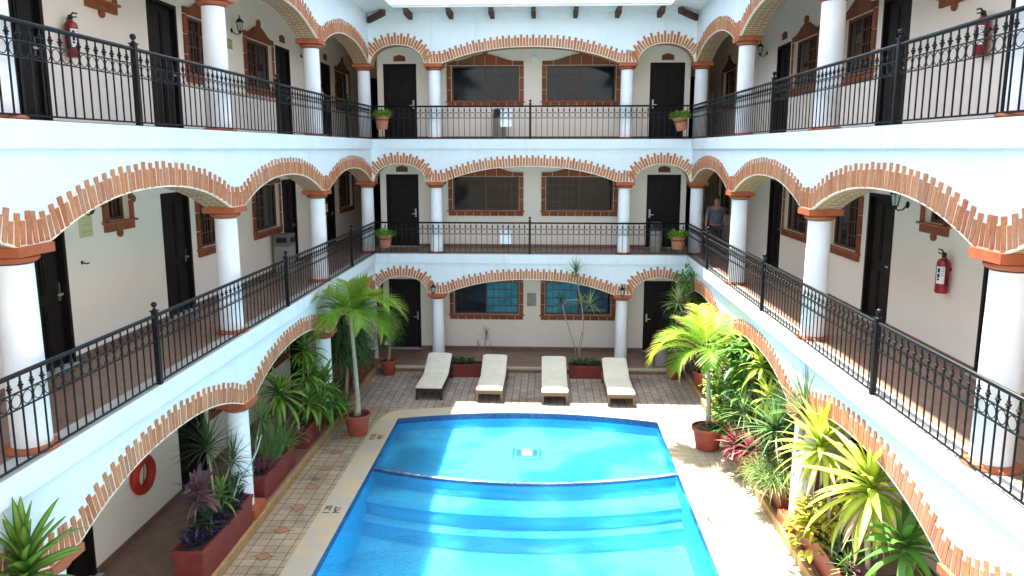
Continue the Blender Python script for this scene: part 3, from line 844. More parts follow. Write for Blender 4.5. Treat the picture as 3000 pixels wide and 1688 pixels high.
# depth marks on the coping
def text_mesh(txt, size, mat, name, loc, rot, ext=.0015, parent=None, align='CENTER'):
    cu = bpy.data.curves.new(name, 'FONT'); cu.body = txt; cu.size = size; cu.extrude = ext; cu.align_x = align; cu.align_y = 'CENTER'
    ob = bpy.data.objects.new(name, cu); COL.objects.link(ob)
    dg = bpy.context.evaluated_depsgraph_get(); dg.update()
    me = bpy.data.meshes.new_from_object(ob.evaluated_get(dg)); me.materials.clear(); me.materials.append(mat)
    COL.objects.unlink(ob); bpy.data.objects.remove(ob)
    o = bpy.data.objects.new(name, me); COL.objects.link(o); o.location = loc; o.rotation_euler = rot
    if parent: o.parent = parent
    return o
for (x, y, t, lab) in ((-3.62, 11.9, '1.20\nMT', 'black painted depth mark on the pool edge near the steps'), (-3.60, 15.2, '0.70\nMT', 'black painted depth mark on the pool edge beside the big palm pot'),
                       (2.80, 11.8, '1.20\nMT', 'faint black depth mark on the sunlit right pool edge')):
    o = text_mesh(t, .17, M['black'], 'depth_mark', (x, y, .022), (0, 0, R(90) if x < 0 else R(-90))); tag(o, lab, 'depth mark')

# ------------------------------------------------------------------ railings
RH = .86
bal = MB(); bal.box(-.0065, .0065, -.0065, .0065, .03, RH-.02)
bal.lathe([(.008, 0), (.020, .012), (.012, .02), (.026, .035), (.026, .042), (.012, .055), (.018, .066), (.008, .078)], (0, 0, RH-.145), 8)
bal_o = bal.build('baluster', M['iron']); bal_me = bal_o.data; bpy.data.objects.remove(bal_o)
post = MB(); post.box(-.030, .030, -.030, .030, 0, .915); post_o = post.build('post', M['iron']); post_me = post_o.data; bpy.data.objects.remove(post_o)
fin = MB(); fin.box(-.042, .042, -.042, .042, .915, .928); fin.lathe([(.015, 0), (.026, .008), (.026, .016), (.012, .024), (.012, .034), (.024, .042), (.032, .056), (.035, .070), (.032, .086), (.022, .098), (.008, .104)], (0, 0, .928), 14)
fin_o = fin.build('finial', M['iron']); fin_me = fin_o.data; bpy.data.objects.remove(fin_o)
for me in (fin_me,): me.polygons.foreach_set('use_smooth', [True]*len(me.polygons))
def inst(me, name, parent, loc):
    o = bpy.data.objects.new(name, me); COL.objects.link(o); o.parent = parent; o.location = loc; return o
def railing(axis, fixed, s0, s1, zf, posts, label, near=None):
    base = (fixed, s0, zf) if axis == 'y' else (s0, fixed, zf)
    T = thing('railing', label, 'railing', base, 'iron railings along the galleries')
    L = s1-s0
    P = (lambda s, z, d=0: (d, s, z)) if axis == 'y' else (lambda s, z, d=0: (s, d, z))
    h = MB(); h.tube([P(0, RH), P(L, RH)], .023, 10)
    o = h.build('handrail', M['iron'], None, smooth=True); o.parent = T
    r = MB()
    for z, t in ((.035, .009), (RH-.165, .0055), (RH-.315, .0055)):
        a, b = P(0, z-t, -.010), P(L, z+t, .010); r.box(min(a[0], b[0]), max(a[0], b[0]), min(a[1], b[1]), max(a[1], b[1]), z-t, z+t)
    o = r.build('rail_bars', M['iron'], None); o.parent = T
    n = round(L/.1475); p = L/n; rg = MB()
    for i in range(n): rg.torus(P((i+.5)*p, RH-.24), .062, .0048, 'x' if axis == 'y' else 'y', 16, 5)
    o = rg.build('ring_band', M['iron'], None, smooth=True); o.parent = T
    cnt = 0; far = []
    idx = list(range(n+1)); order = idx if near is None else [i for i in idx if s0+i*p >= near]
    for i in order[:100]: inst(bal_me, 'baluster', T, P(i*p, 0))
    rest = [i for i in idx if i not in set(order[:100])]
    if rest:
        rb = MB()
        for i in rest:
            x, y, z = P(i*p, 0); rb.box(x-.0075, x+.0075, y-.0075, y+.0075, .03, RH-.02)
        o = rb.build('balusters', M['iron'], None); o.parent = T; o['kind'] = 'stuff'
    for s in posts:
        po = inst(post_me, 'post', T, P(s-s0, 0, 0)); inst(fin_me, 'finial', po, (0, 0, 0))
    return T
mids = [4.05, 8.72, 13.37, 18.05]
nm = ['middle', 'top']
for k, zf in ((1, FL[1]), (2, FL[2])):
    railing('y', XL-.025, Y0+.3, YB+.025, zf, mids+[Y0+.3], 'black iron railing along the left %s gallery' % nm[k-1], near=5.6)
    railing('y', XR+.025, Y0+.3, YB+.025, zf, mids+[Y0+.3], 'black iron railing along the right %s gallery' % nm[k-1], near=5.6)
    railing('x', YB+.025, XL-.025, XR+.025, zf, [-.45], 'black iron railing across the back of the %s gallery' % nm[k-1])

# ------------------------------------------------------------------ plants
UV3 = None
def blade(mb, p, az, el, L, W, droop, n=6, fold=.12, mi=0, shape='strap', twist=0, curl=0):
    p = Vector(p); side0 = Vector((-math.sin(az), math.cos(az), 0)); b = len(mb.v)
    e = el; st = L/n; rows = []; drift = rnd.uniform(-.45, .45)*(1 if n > 4 else .4); ph = rnd.uniform(0, 6.28); wv = .16 if shape == 'strap' else .05
    for i in range(n+1):
        t = i/n; side0 = Vector((-math.sin(az), math.cos(az), 0))
        d = Vector((math.cos(az)*math.cos(e), math.sin(az)*math.cos(e), math.sin(e)))
        up = side0.cross(d)*-1
        if shape == 'strap': w = W*min(1, .35+t*3)*max(0.03, (1-t**2.2))**.75
        elif shape == 'lance': w = W*max(.03, math.sin(math.pi*min(1, .06+t*.94))**.85)
        else: w = W*(1-t)**.8+.001
        tw = twist*t + wv*math.sin(ph+t*5); sd = side0*math.cos(tw)+up*math.sin(tw)
        rows.append((p.copy(), sd, up, w, t))
        p = p + d*st
        e -= droop/n*(1+curl*(t-.3)) + rnd.uniform(-.5, .5)*wv*.6; az += drift/n
    for q, sd, up, w, t in rows:
        mb.v.append(tuple(q-sd*w/2+up*w*fold)); mb.v.append(tuple(q)); mb.v.append(tuple(q+sd*w/2+up*w*fold))
    for i in range(n):
        a = b+i*3; t0, t1 = rows[i][4], rows[i+1][4]
        mb.face((a, a+1, a+4, a+3), mi, [(0, t0), (.5, t0), (.5, t1), (0, t1)])
        mb.face((a+1, a+2, a+5, a+4), mi, [(.5, t0), (1, t0), (1, t1), (.5, t1)])
def rosette(mb, p, n, L, W, el=(-.1, 1.3), droop=(.4, 1.2), seg=6, fold=.12, mi=0, shape='strap', rise=.12, jl=.2, az0=None, rs=rnd):
    for i in range(n):
        f = i/max(1, n-1)
        az = i*2.39996+rs.uniform(-.25, .25)
        e = el[0]+(el[1]-el[0])*f+rs.uniform(-.12, .12)
        l = L*(1-jl*f*.6)*rs.uniform(1-jl, 1+jl*.5)
        d = droop[1]+(droop[0]-droop[1])*f
        blade(mb, (p[0], p[1], p[2]+rise*(f-.5)), az, e, l, W*rs.uniform(.8, 1.15), d*rs.uniform(.8, 1.2), seg, fold, mi, shape, rs.uniform(-.4, .4))
def plant(name, label, cat, loc, group=None): return thing(name, label, cat, loc, group)
def child(mb, name, mats, T, smooth=True, recalc=False):
    o = mb.build(name, mats, None, smooth=smooth, recalc=recalc); o.parent = T; return o
def bend(a, b, sag=(0, 0, 0), n=8):
    a, b, s = Vector(a), Vector(b), Vector(sag)
    return [tuple(a.lerp(b, i/n)+s*math.sin(math.pi*i/n)) for i in range(n+1)]
def spiky(label, base, crowns, mat='l_spike', stem=.014, leafW=.022, name='dracaena_plant', group=None, cat='plant', shape='taper', el=(-.35, 1.45), droop=(.1, .7)):
    "narrow bladed crowns on thin canes; base world, crowns (x,y,z,L,n)"
    T = plant(name, label, cat, base, group); B = Vector(base)
    for (x, y, z, L, n) in crowns:
        e = Vector((x, y, z))-B
        sm = MB(); sag = (rnd.uniform(-.08, .08), rnd.uniform(-.08, .08), 0)
        sm.tube(bend((rnd.uniform(-.05, .05), rnd.uniform(-.05, .05), 0), e, sag), stem, 6); child(sm, 'stem', M['stem'], T)
        c = MB(); rosette(c, e, n, L, leafW, el, droop, 5, .1, 0, shape, .14)
        child(c, 'crown', M[mat], T)
    return T
def cornplant(label, base, crowns, mat='l_corn', W=.075, name='corn_plant', group=None, el=(-.5, 1.35), droop=(.5, 1.5), stem=.02, dry=0, shape='strap'):
    T = plant(name, label, 'plant', base, group); B = Vector(base)
    for (x, y, z, L, n) in crowns:
        e = Vector((x, y, z))-B
        sm = MB(); sm.tube(bend((rnd.uniform(-.06, .06), rnd.uniform(-.06, .06), 0), e, (rnd.uniform(-.05, .05), rnd.uniform(-.05, .05), 0)), stem, 7); child(sm, 'stem', M['stem'], T)
        c = MB(); rosette(c, e, n, L, W, el, droop, 8, .16, 0, shape, .22, .32)
        child(c, 'crown', M[mat], T)
        if dry:
            d = MB(); rosette(d, (e[0], e[1], e[2]-.12), dry, L*.8, W*.5, (-.9, -.3), (.6, 1.2), 6, .2, 0, 'strap', .1); child(d, 'dead_leaves', M['l_dry'], T)
    return T
def frond(T, p, az, el, L, droop, mat, nl=44, lw=.018, ll=.42, dr=.6):
    mb = MB(); pts = []; q = Vector(p); e = el; n = 16
    for i in range(n+1):
        pts.append(q.copy()); q = q+Vector((math.cos(az)*math.cos(e), math.sin(az)*math.cos(e), math.sin(e)))*(L/n); e -= droop/n*(.6+1.1*i/n)
    mb.tube(pts, [.012*(1-.8*i/n)+.002 for i in range(n+1)], 5)
    side = Vector((-math.sin(az), math.cos(az), 0))
    for k in range(nl):
        t = .20+.80*k/(nl-1); f = t*n; i = min(n-1, int(f)); c = pts[i].lerp(pts[i+1], f-i); d = (pts[i+1]-pts[i]).normalized()
        up = side.cross(d)*-1
        l = ll*(.55+.9*math.sin(math.pi*min(1, .12+t*.78)))*.8*rnd.uniform(.85, 1.1)
        for s in (-1, 1):
            fw = .75+.5*t
            v = (side*s*1.0+d*fw+up*rnd.uniform(.12, .38)).normalized()
            b = len(mb.v); m3 = 3; pp = c.copy(); vv = v.copy(); wv = (d-up*.0)
            for j in range(m3+1):
                tt = j/m3; w = lw*(1-tt**2)*.5+.0006; nn = vv.cross(up).normalized()
                mb.v.append(tuple(pp-nn*w)); mb.v.append(tuple(pp+nn*w))
                pp = pp+vv*(l/m3); vv = (vv+Vector((0, 0, -dr*.33))*rnd.uniform(.7, 1.2)).normalized()
            for j in range(m3):
                a = b+j*2; mb.face((a, a+1, a+3, a+2), 0, [(0, j/m3), (1, j/m3), (1, (j+1)/m3), (0, (j+1)/m3)])
    return child(mb, 'frond', M[mat], T)
def pot(label, x, y, z, r, h, mat='pot', n=28, cat='flower pot', group=None):
    T = thing('flower_pot', label, cat, (x, y, z), group)
    p = MB(); p.lathe([(r*.66, 0), (r*.70, .01), (r*.90, h*.80), (r*.90, h*.82), (r, h*.84), (r*1.02, h*.90), (r*1.0, h), (r*.92, h), (r*.88, h*.88)], n=n)
    o = child(p, 'pot_body', M[mat], T, True, True); smooth_by_angle(o, 35)
    s = MB(); s.lathe([(r*.87, h*.80), (r*.87, h*.885), (r*.4, h*.91), (.001, h*.915)], n=n); child(s, 'soil', M['soil'], T, True, True)
    return T
def planter(label, x0, x1, y0, y1, z0, h, mat='planter', group='long planter boxes'):
    T = thing('planter_box', label, 'planter', ((x0+x1)/2, (y0+y1)/2, z0), group)
    a, b = (x1-x0)/2, (y1-y0)/2; t = .025; p = MB()
    p.hexa([(-a+.02, -b+.02, 0), (a-.02, -b+.02, 0), (a-.02, b-.02, 0), (-a+.02, b-.02, 0), (-a, -b, h-.05), (a, -b, h-.05), (a, b, h-.05), (-a, b, h-.05)])
    o = child(p, 'box_body', M[mat], T, False, True)
    q = MB(); e = .015
    for (c0, c1, d0, d1) in ((-a-e, a+e, -b-e, -b+t), (-a-e, a+e, b-t, b+e), (-a-e, -a+t, -b+t, b-t), (a-t, a+e, -b+t, b-t)): q.box(c0, c1, d0, d1, h-.052, h)
    child(q, 'rim', M[mat], T, False, True)
    s = MB(); s.box(-a+t, a-t, -b+t, b-t, h-.06, h-.022); child(s, 'soil', M['soil'], T, False, True)
    return T
def clump(label, cx, cy, z, rx, ry, n, L, W, mat, name='ground_plant', el=(.2, 1.3), droop=(.4, 1.3), shape='lance', group=None, h=.1, cat='plant', seg=4):
    T = plant(name, label, cat, (cx, cy, z), group); mb = MB()
    for i in range(n):
        a = rnd.uniform(0, 2*math.pi); r = math.sqrt(rnd.random())
        x, y = rx*r*math.cos(a), ry*r*math.sin(a); e = rnd.uniform(*el)
        blade(mb, (x, y, rnd.uniform(0, h)), rnd.uniform(0, 2*math.pi), e, L*rnd.uniform(.6, 1.2), W*rnd.uniform(.7, 1.2), rnd.uniform(*droop), seg, .15, 0, shape)
    child(mb, 'foliage', M[mat], T); return T
def weeping(label, x, y, z, h, r, n, mat='l_dark', L=.9, W=.012, name='weeping_plant'):
    T = plant(name, label, 'plant', (x, y, z)); t = MB()
    t.tube(bend((0, 0, 0), (.03, 0, h*.8), (.04, .03, 0)), [.05, .045, .04, .035, .03, .028, .026, .024, .02], 8); child(t, 'stem', M['stem'], T)
    mb = MB()
    for i in range(n):
        zz = h*rnd.uniform(.38, 1.0); a = rnd.uniform(0, 2*math.pi); rr = r*rnd.uniform(0, .55)
        blade(mb, (rr*math.cos(a), rr*math.sin(a), zz), a+rnd.uniform(-.4, .4), rnd.uniform(.1, 1.0), L*rnd.uniform(.6, 1.1), W, rnd.uniform(1.7, 2.6), 6, .1, 0, 'taper', 0, -.6)
    child(mb, 'foliage', M[mat], T); return T
def leafbush(label, x, y, z, rx, ry, h, n, L, W, mat, name='leafy_bush', stems=5):
    T = plant(name, label, 'plant', (x, y, z)); t = MB(); mb = MB()
    tips = []
    for i in range(stems):
        a = rnd.uniform(0, 6.28); tips.append((rx*.6*math.cos(a), ry*.6*math.sin(a), h*rnd.uniform(.6, .95)))
        t.tube(bend((0, 0, 0), tips[-1], (rnd.uniform(-.1, .1), rnd.uniform(-.1, .1), 0)), .012, 5)
    child(t, 'stem', M['stem'], T)
    cl = [(rnd.uniform(-rx, rx)*.8, rnd.uniform(-ry, ry)*.8, rnd.uniform(.1, 1)*h, rnd.uniform(.12, .3)) for _ in range(max(8, n//40))]
    for i in range(n):
        c = cl[i % len(cl)]; u = Vector((rnd.gauss(0, 1), rnd.gauss(0, 1), rnd.gauss(0, 1))).normalized()*c[3]*rnd.uniform(.5, 1.1)
        blade(mb, (c[0]+u.x, c[1]+u.y, max(.02, c[2]+u.z)), math.atan2(u.y, u.x)+rnd.uniform(-.8, .8), rnd.uniform(-.7, .7), L*rnd.uniform(.6, 1.2), W*rnd.uniform(.7, 1.2), rnd.uniform(.2, 1.2), 3, .15, 0, 'lance')
    child(mb, 'foliage', M[mat], T); return T

# --- left palm and pot
pot('big dark red pot holding the left palm beside the pool corner', -4.07, 15.44, .0, .29, .46)
T = plant('palm_tree', 'feathery palm with grey trunk in the big red pot left of the pool', 'palm', (-4.07, 15.44, .40))
t = MB(); t.tube([(0, 0, 0), (.015, 0, .15), (.02, 0, .4), (.0, 0, .9), (-.03, 0, 1.5), (-.06, 0, 1.95), (-.06, 0, 2.25)], [.095, .07, .055, .048, .042, .034, .026], 12); child(t, 'trunk', M['trunk'], T)
for az, el, L, dr, mt in ((0.15, .75, 1.35, 1.75, 'l_palm'), (-.55, .55, 1.25, 1.9, 'l_palm'), (-.15, .95, 1.35, 1.7, 'l_palm'), (1.1, .9, 1.3, 1.5, 'l_palm'), (1.9, 1.2, .95, .9, 'l_palm'),
        (2.7, 1.0, 1.3, 1.3, 'l_palm'), (3.3, .65, 1.25, 1.9, 'l_palm'), (3.75, .45, 1.05, 2.1, 'l_palmy'), (4.4, .8, 1.1, 1.9, 'l_palm'), (5.2, .75, 1.15, 1.9, 'l_palm'), (2.3, .55, 1.25, 1.6, 'l_palm'), (3.0, .1, .8, 1.4, 'l_palmdry'), (.7, 1.35, .9, .6, 'l_palm'), (5.8, 1.0, 1.3, 1.6, 'l_palm'), (4.0, 1.1, 1.2, 1.4, 'l_palm'), (.45, .45, 1.15, 1.6, 'l_palm'), (3.5, .95, 1.35, 1.7, 'l_palm')):
    frond(T, (-.06, 0, 2.23), az, el, L*.93, dr, mt, ll=.46, lw=.017)
# --- right palm and pot
pot('orange red pot holding the sunlit palm right of the pool', 3.36, 14.94, .018, .33, .47)
T = plant('palm_tree', 'sunlit yellow green palm in the orange pot right of the pool', 'palm', (3.36, 14.94, .40))
t = MB(); t.tube([(0, 0, 0), (.0, 0, .4), (-.02, 0, .9), (-.04, 0, 1.2), (-.08, 0, 1.62)], [.062, .05, .042, .038, .026], 12); child(t, 'trunk', M['trunk'], T)
for az, el, L, dr, mt in ((3.14, .85, 1.55, 2.0, 'l_palmy'), (2.6, .95, 1.35, 1.6, 'l_palm'), (3.7, .6, 1.1, 1.8, 'l_palm'), (1.6, 1.25, 1.4, .9, 'l_palmy'), (.9, 1.05, 1.65, 1.2, 'l_palm'), (.2, .95, 1.6, 1.4, 'l_palmy'), (-.2, .75, 1.4, 1.5, 'l_palm'), (.55, .7, 1.5, 1.5, 'l_palm'), (2.9, .5, 1.5, 1.5, 'l_palmy'), (3.4, 1.1, 1.3, 1.5, 'l_palm'), (-.5, .9, 1.15, 1.6, 'l_palm'), (4.6, .8, 1.0, 1.7, 'l_palm'), (2.1, 1.2, 1.15, 1.0, 'l_palm'), (5.3, .7, 1.0, 1.8, 'l_palm')):
    frond(T, (-.08, 0, 1.60), az, el, L*.92, dr+.25, mt, ll=.42, lw=.016)
clump('small dark purple leaves at the foot of the sunlit palm', 3.5, 14.82, .45, .16, .14, 60, .14, .035, 'l_purple', h=.1)

# --- left side boxes and plants
planter('long dark red planter on the left kerb nearest the back corner', -5.14, -4.76, 18.45, 20.2, .15, .42)
planter('dark red planter under the bushy green plants beside the second left column', -5.16, -4.78, 14.15, 15.35, .15, .42)
planter('dark red planter with grassy plants just beyond the nearest left column', -5.16, -4.76, 11.85, 13.45, .15, .46)
planter('dark red planter full of purple leaves at the lower left', -5.11, -4.68, 9.35, 11.12, .155, .50)
planter('dark red planter under the large leaved plant in the bottom left corner', -5.16, -4.76, 5.4, 6.35, .15, .46)
pot('small dark red pot in front of the left back door', -4.30, 19.78, 0, .22, .42)
weeping('drooping grassy plant in the small pot by the left back door', -4.30, 19.78, .36, 1.5, .4, 520, 'l_broad', .6, .016)
weeping('tall dark weeping plant hanging behind the left palm trunk', -4.80, 17.2, .15, 2.35, .55, 1500, 'l_dark', .9, .018)
weeping('second dark weeping plant between the left palm and the back planter', -4.84, 18.1, .15, 2.2, .5, 1100, 'l_dark', .85, .018)
clump('loose grey green leaves in the planter by the left back corner', -4.95, 19.4, .56, .16, .75, 90, .45, .03, 'l_spike', h=.1, shape='taper')
clump('fresh green leaves low at the foot of the left palm pot', -4.72, 15.95, .17, .3, .4, 220, .30, .045, 'l_broad', h=.25)
cornplant('tall broad leaved green plant in front of the second left column', (-5.0, 14.75, .55), [(-4.98, 14.85, 2.0, .58, 40), (-4.80, 14.6, 1.55, .55, 38), (-4.66, 15.1, 1.2, .55, 36), (-4.75, 14.3, 1.05, .5, 30)], 'l_corn', .09)
cornplant('low arching broad leaved plant spilling over the planter by the left palm', (-4.86, 15.2, .52), [(-4.60, 15.35, .80, .58, 44), (-4.66, 14.75, .85, .5, 40)], 'l_broad', .06)
cornplant('broad leaved plant with yellow tipped lower leaves under the left arch', (-5.0, 13.2, .55), [(-4.90, 13.15, 1.62, .68, 46)], 'l_corn', .10)
clump('dull purple and green leaves between the two left planters', -4.95, 13.55, .45, .22, .35, 70, .34, .06, 'l_pink', h=.25)
spiky('upright dark spiky plant beside the left wall near the life ring', (-5.0, 10.5, .56), [(-4.98, 10.35, 1.78, .68, 85), (-4.9, 11.0, 1.3, .5, 50)], 'l_dark', .018, .024)
spiky('thin stemmed spiky plant in front of the nearest left column', (-4.98, 11.95, .56), [(-4.80, 11.95, 1.62, .50, 46)], 'l_spike', .012, .022)
clump('tuft of upright grassy leaves in the planter beyond the nearest left column', -4.90, 12.6, .56, .14, .35, 190, .85, .02, 'l_spike', el=(.9, 1.5), droop=(.1, .7), shape='taper', seg=5)
clump('dark leaves with one red leaf at the near end of the grassy planter', -4.92, 12.15, .56, .16, .22, 40, .36, .07, 'l_pink', h=.15)
clump('green mixed foliage at the far end of the grassy planter', -4.95, 13.2, .52, .2, .3, 90, .4, .035, 'l_corn', h=.3)
cornplant('dusky pink leaved plant on a thin stem at the lower left', (-5.02, 9.85, .56), [(-4.92, 9.85, 1.24, .46, 20)], 'l_pink', .11, 'cordyline_plant', el=(-.2, 1.4), droop=(.2, .7), stem=.011)
clump('mass of deep purple leaves filling the lower left planter', -4.90, 10.25, .61, .22, .82, 480, .17, .04, 'l_purple', h=.16)
cornplant('small green and dark leaved plant in the purple planter', (-4.97, 10.55, .56), [(-4.9, 10.45, .95, .42, 24)], 'l_corn', .055)
clump('mixed green leaves rising among the purple leaves at the lower left', -4.93, 10.3, .60, .18, .6, 150, .34, .04, 'l_dark', h=.3)
clump('dark bushy leaves beside the nearest left column foot', -5.02, 11.0, .56, .18, .2, 120, .35, .03, 'l_dark', h=.35)
cornplant('large green strap leaved plant in the bottom left corner', (-4.95, 5.85, .58), [(-4.62, 5.98, 2.38, .66, 44)], 'l_corn', .12, el=(-.2, 1.5), droop=(.1, 1.0), stem=.025)

# --- back planters and plants
planter('dark red planter between the two left loungers', -2.68, -1.70, 19.60, 19.95, 0, .36)
planter('dark red planter between the two right loungers', .64, 1.66, 19.60, 19.95, 0, .36)
clump('low dark leaves in the planter between the left loungers', -2.3, 19.77, .34, .38, .1, 150, .17, .035, 'l_dark', h=.12)
clump('low dark leaves in the planter between the right loungers', 1.1, 19.77, .34, .45, .1, 170, .15, .035, 'l_dark', h=.1)
spiky('small reddish spiky plant between the left loungers', (-1.68, 19.78, .35), [(-1.60, 19.8, 1.10, .30, 60), (-1.82, 19.8, .80, .20, 26), (-1.50, 19.8, .72, .18, 18)], 'l_redgrey', .010, .012, droop=(.0, .3))
spiky('tiny dark green plant right of the left back planter', (-1.25, 19.95, .16), [(-1.24, 19.93, .40, .16, 20)], 'l_dark', .008, .03)
# the tall twisted dracaena
T = plant('dracaena_plant', 'tall twisted dracaena with four crowns in front of the right ground window', 'plant', (.88, 19.78, .34)); B0 = Vector((.88, 19.78, .34))
for pts in ([(.86, 19.8, .36), (.80, 19.8, .8), (.65, 19.8, 1.3), (.50, 19.8, 1.75), (.47, 19.8, 2.0), (.56, 19.8, 2.12), (.75, 19.8, 2.14), (.95, 19.8, 2.12), (1.17, 19.8, 2.05)],
            [(.90, 19.8, .36), (.93, 19.8, .7), (1.0, 19.8, 1.1), (1.03, 19.8, 1.5), (.97, 19.8, 1.9), (.88, 19.8, 2.4), (.80, 19.8, 2.88)],
            [(.86, 19.82, .36), (.92, 19.82, .9), (.99, 19.82, 1.25)], [(.97, 19.8, 1.9), (.95, 19.78, 2.1)], [(.47, 19.8, 1.9), (.42, 19.84, 2.08)]):
    s = MB(); s.tube([tuple(Vector(p)-B0) for p in pts], .014, 7); child(s, 'stem', M['stem'], T)
for p, L, n, mt in (((.80, 19.8, 2.88), .52, 60, 'l_spike'), ((1.19, 19.78, 2.04), .46, 30, 'l_spikelight'), ((.95, 19.78, 2.10), .26, 22, 'l_spikelight'), ((.42, 19.84, 2.08), .36, 40, 'l_dark')):
    c = MB(); rosette(c, Vector(p)-B0, n, L, .024, (-.5, 1.4), (.1, .5), 4, .1, 0, 'taper', .1); child(c, 'crown', M[mt], T)

# --- right side pots, boxes and plants
pot('small dark red pot by the step on the right', 3.44, 19.75, 0, .20, .40)
pot('wide dark red pot standing on the right kerb near the back', 4.02, 18.5, .15, .30, .46)
pot('bright orange square sided pot behind the sunlit palm', 4.0, 16.6, .15, .24, .55)
planter('orange red planter behind the red leaved plants on the right', 3.88, 4.26, 12.9, 15.6, .15, .42)
planter('orange red planter just beyond the nearest right column', 3.88, 4.26, 11.85, 12.6, .15, .50)
planter('long orange red planter in the sun at the lower right', 3.90, 4.30, 7.0, 11.1, .15, .46)
clump('low green leaves in the small pot by the right step', 3.44, 19.75, .36, .15, .15, 60, .2, .03, 'l_broad', h=.1)
clump('soft green leaves in the wide pot on the right kerb', 4.0, 18.5, .58, .22, .22, 130, .28, .035, 'l_broad', h=.2)
leafbush('tall dark leafy shrub in the right back corner', 3.95, 19.9, .15, .5, .5, 2.85, 1300, .30, .065, 'l_broad')
spiky('dark fine leaved plant in front of the right back door', (3.75, 19.3, .15), [(3.45, 19.4, 2.0, .65, 130), (3.35, 19.2, 1.5, .55, 100)], 'l_dark', .012, .014, droop=(.3, 1.1))
spiky('two crowned spiky plant catching the sun in the right back corner', (3.98, 18.45, .6), [(3.30, 18.6, 2.35, .50, 56), (3.18, 18.3, 1.40, .54, 64)], 'l_spikelight', .014, .032)
leafbush('climbing vine with small leaves round the second right column', 4.0, 15.9, .15, .36, .70, 2.25, 1900, .15, .085, 'l_vine')
leafbush('pale green leafy plant in the orange pot', 3.98, 16.6, .62, .25, .3, .65, 260, .13, .06, 'l_vine')
leafbush('big dark bush of long leaves beside the second right column', 4.0, 14.6, .5, .36, .65, 1.9, 1000, .42, .08, 'l_broad')
cornplant('yellow green broad leaved plant in front of the right arch', (4.05, 13.6, .5), [(3.98, 13.6, 2.15, .62, 34), (4.0, 14.6, 2.25, .6, 30), (4.0, 13.1, 1.7, .55, 26)], 'l_cornyel', .085)
spiky('thin curved stem with one pale spiky crown over the purple leaves', (4.05, 13.3, .5), [(3.74, 13.75, 1.25, .56, 50)], 'l_spikelight', .012, .026)
spiky('wide spiky green plant in the middle of the right planters', (4.02, 12.6, .55), [(3.92, 12.35, 1.45, .85, 120)], 'l_spike', .022, .036)
spiky('tall upright spiky plant standing against the right gallery edge', (4.05, 11.9, .6), [(3.90, 10.95, 2.25, .82, 90)], 'l_spike', .045, .038, el=(.1, 1.5), droop=(.05, .6))
spiky('small upright spiky plant beside the red leaves', (3.9, 12.9, .5), [(3.85, 12.55, .95, .42, 40)], 'l_spike', .014, .022)
clump('dark purple leaves in the shade of the right planters', 3.98, 14.1, .52, .25, .5, 330, .2, .045, 'l_purple', h=.25)
cornplant('red leaved plant leaning over the right kerb', (3.92, 13.6, .5), [(3.60, 13.55, .62, .46, 54), (3.72, 13.1, .72, .40, 40)], 'l_red', .06, 'cordyline_plant', el=(-.7, 1.2), droop=(.2, .9), stem=.014)
clump('fine grassy plant spilling over the right kerb in the sun', 3.84, 12.15, .55, .2, .36, 800, .52, .018, 'l_grass', name='grassy_plant', el=(.3, 1.3), droop=(1.0, 2.3), shape='taper', h=.1, seg=5)
cornplant('large yellow green plant arching in front of the nearest right column', (4.1, 10.2, .6), [(3.84, 10.1, 2.02, .86, 58)], 'l_cornyel', .09, dry=20, el=(-.45, 1.35), droop=(.2, 1.2), shape='lance', stem=.03)
cornplant('biggest yellow green plant at the lower right', (4.15, 9.0, .6), [(4.0, 8.8, 2.03, .98, 58)], 'l_cornyel', .105, dry=36, el=(-.6, 1.25), droop=(.2, 1.35), shape='lance', stem=.035)
cornplant('dark green strap leaved plant at the bottom right', (4.15, 8.3, .6), [(4.08, 8.1, 1.65, .75, 30)], 'l_broad', .11, el=(-.5, 1.0), droop=(.5, 1.3), stem=.025)
leafbush('mottled yellow and green shrub at the foot of the right column', 4.0, 10.5, .48, .28, .5, .5, 330, .24, .085, 'l_croton', 'croton_shrub')
spiky('small light green spiky plant in the sunny right planter', (4.0, 9.3, .58), [(3.98, 9.3, .70, .28, 36)], 'l_spikelight', .01, .02)
clump('dark low leaves along the sunny right planter', 4.08, 9.9, .57, .18, .6, 160, .22, .045, 'l_dark', h=.15)
clump('small dark red leaves at the near end of the sunny right planter', 4.08, 8.8, .57, .18, .35, 110, .22, .05, 'l_pink', h=.25)

# --- railing pots
def ring_pot(x, y, z, label, plabel, tilt=0):
    T = pot(label, x, y, z, .20, .35, 'clay', 24, 'flower pot', 'clay pots hung on the gallery railings'); T.rotation_euler = (0, tilt, 0)
    r = MB(); r.torus((0, 0, .24), .188, .010, 'z', 24, 6); r.tube([(0, .18, .24), (0, .24, .25)], .008, 6)
    child(r, 'holder_ring', M['iron'], T, True, True)
    P = plant('leafy_plant', plabel, 'plant', (x+math.sin(tilt)*.32, y, z+.30), 'green plants in the railing pots'); mb = MB()
    for i in range(330):
        a = rnd.uniform(0, 6.28); e = rnd.uniform(.1, 1.4); rr = rnd.uniform(.02, .20)
        q = (rr*math.cos(a), rr*math.sin(a), rnd.uniform(0, .10))
        blade(mb, q, a+rnd.uniform(-.5, .5), e, rnd.uniform(.10, .21), rnd.uniform(.04, .06), rnd.uniform(.3, 1.7), 3, .1, 0, 'lance')
    child(mb, 'foliage', M['l_fresh'], P)
ring_pot(-4.40, 20.27, 6.64, 'clay pot on the top railing at the left corner', 'bright green plant in the top left railing pot')
ring_pot(3.55, 20.27, 6.60, 'tilted clay pot on the top railing at the right corner', 'bright green plant in the top right railing pot', -.18)
ring_pot(-4.40, 20.27, 3.46, 'clay pot on the middle railing at the left corner', 'bright green plant in the middle left railing pot')
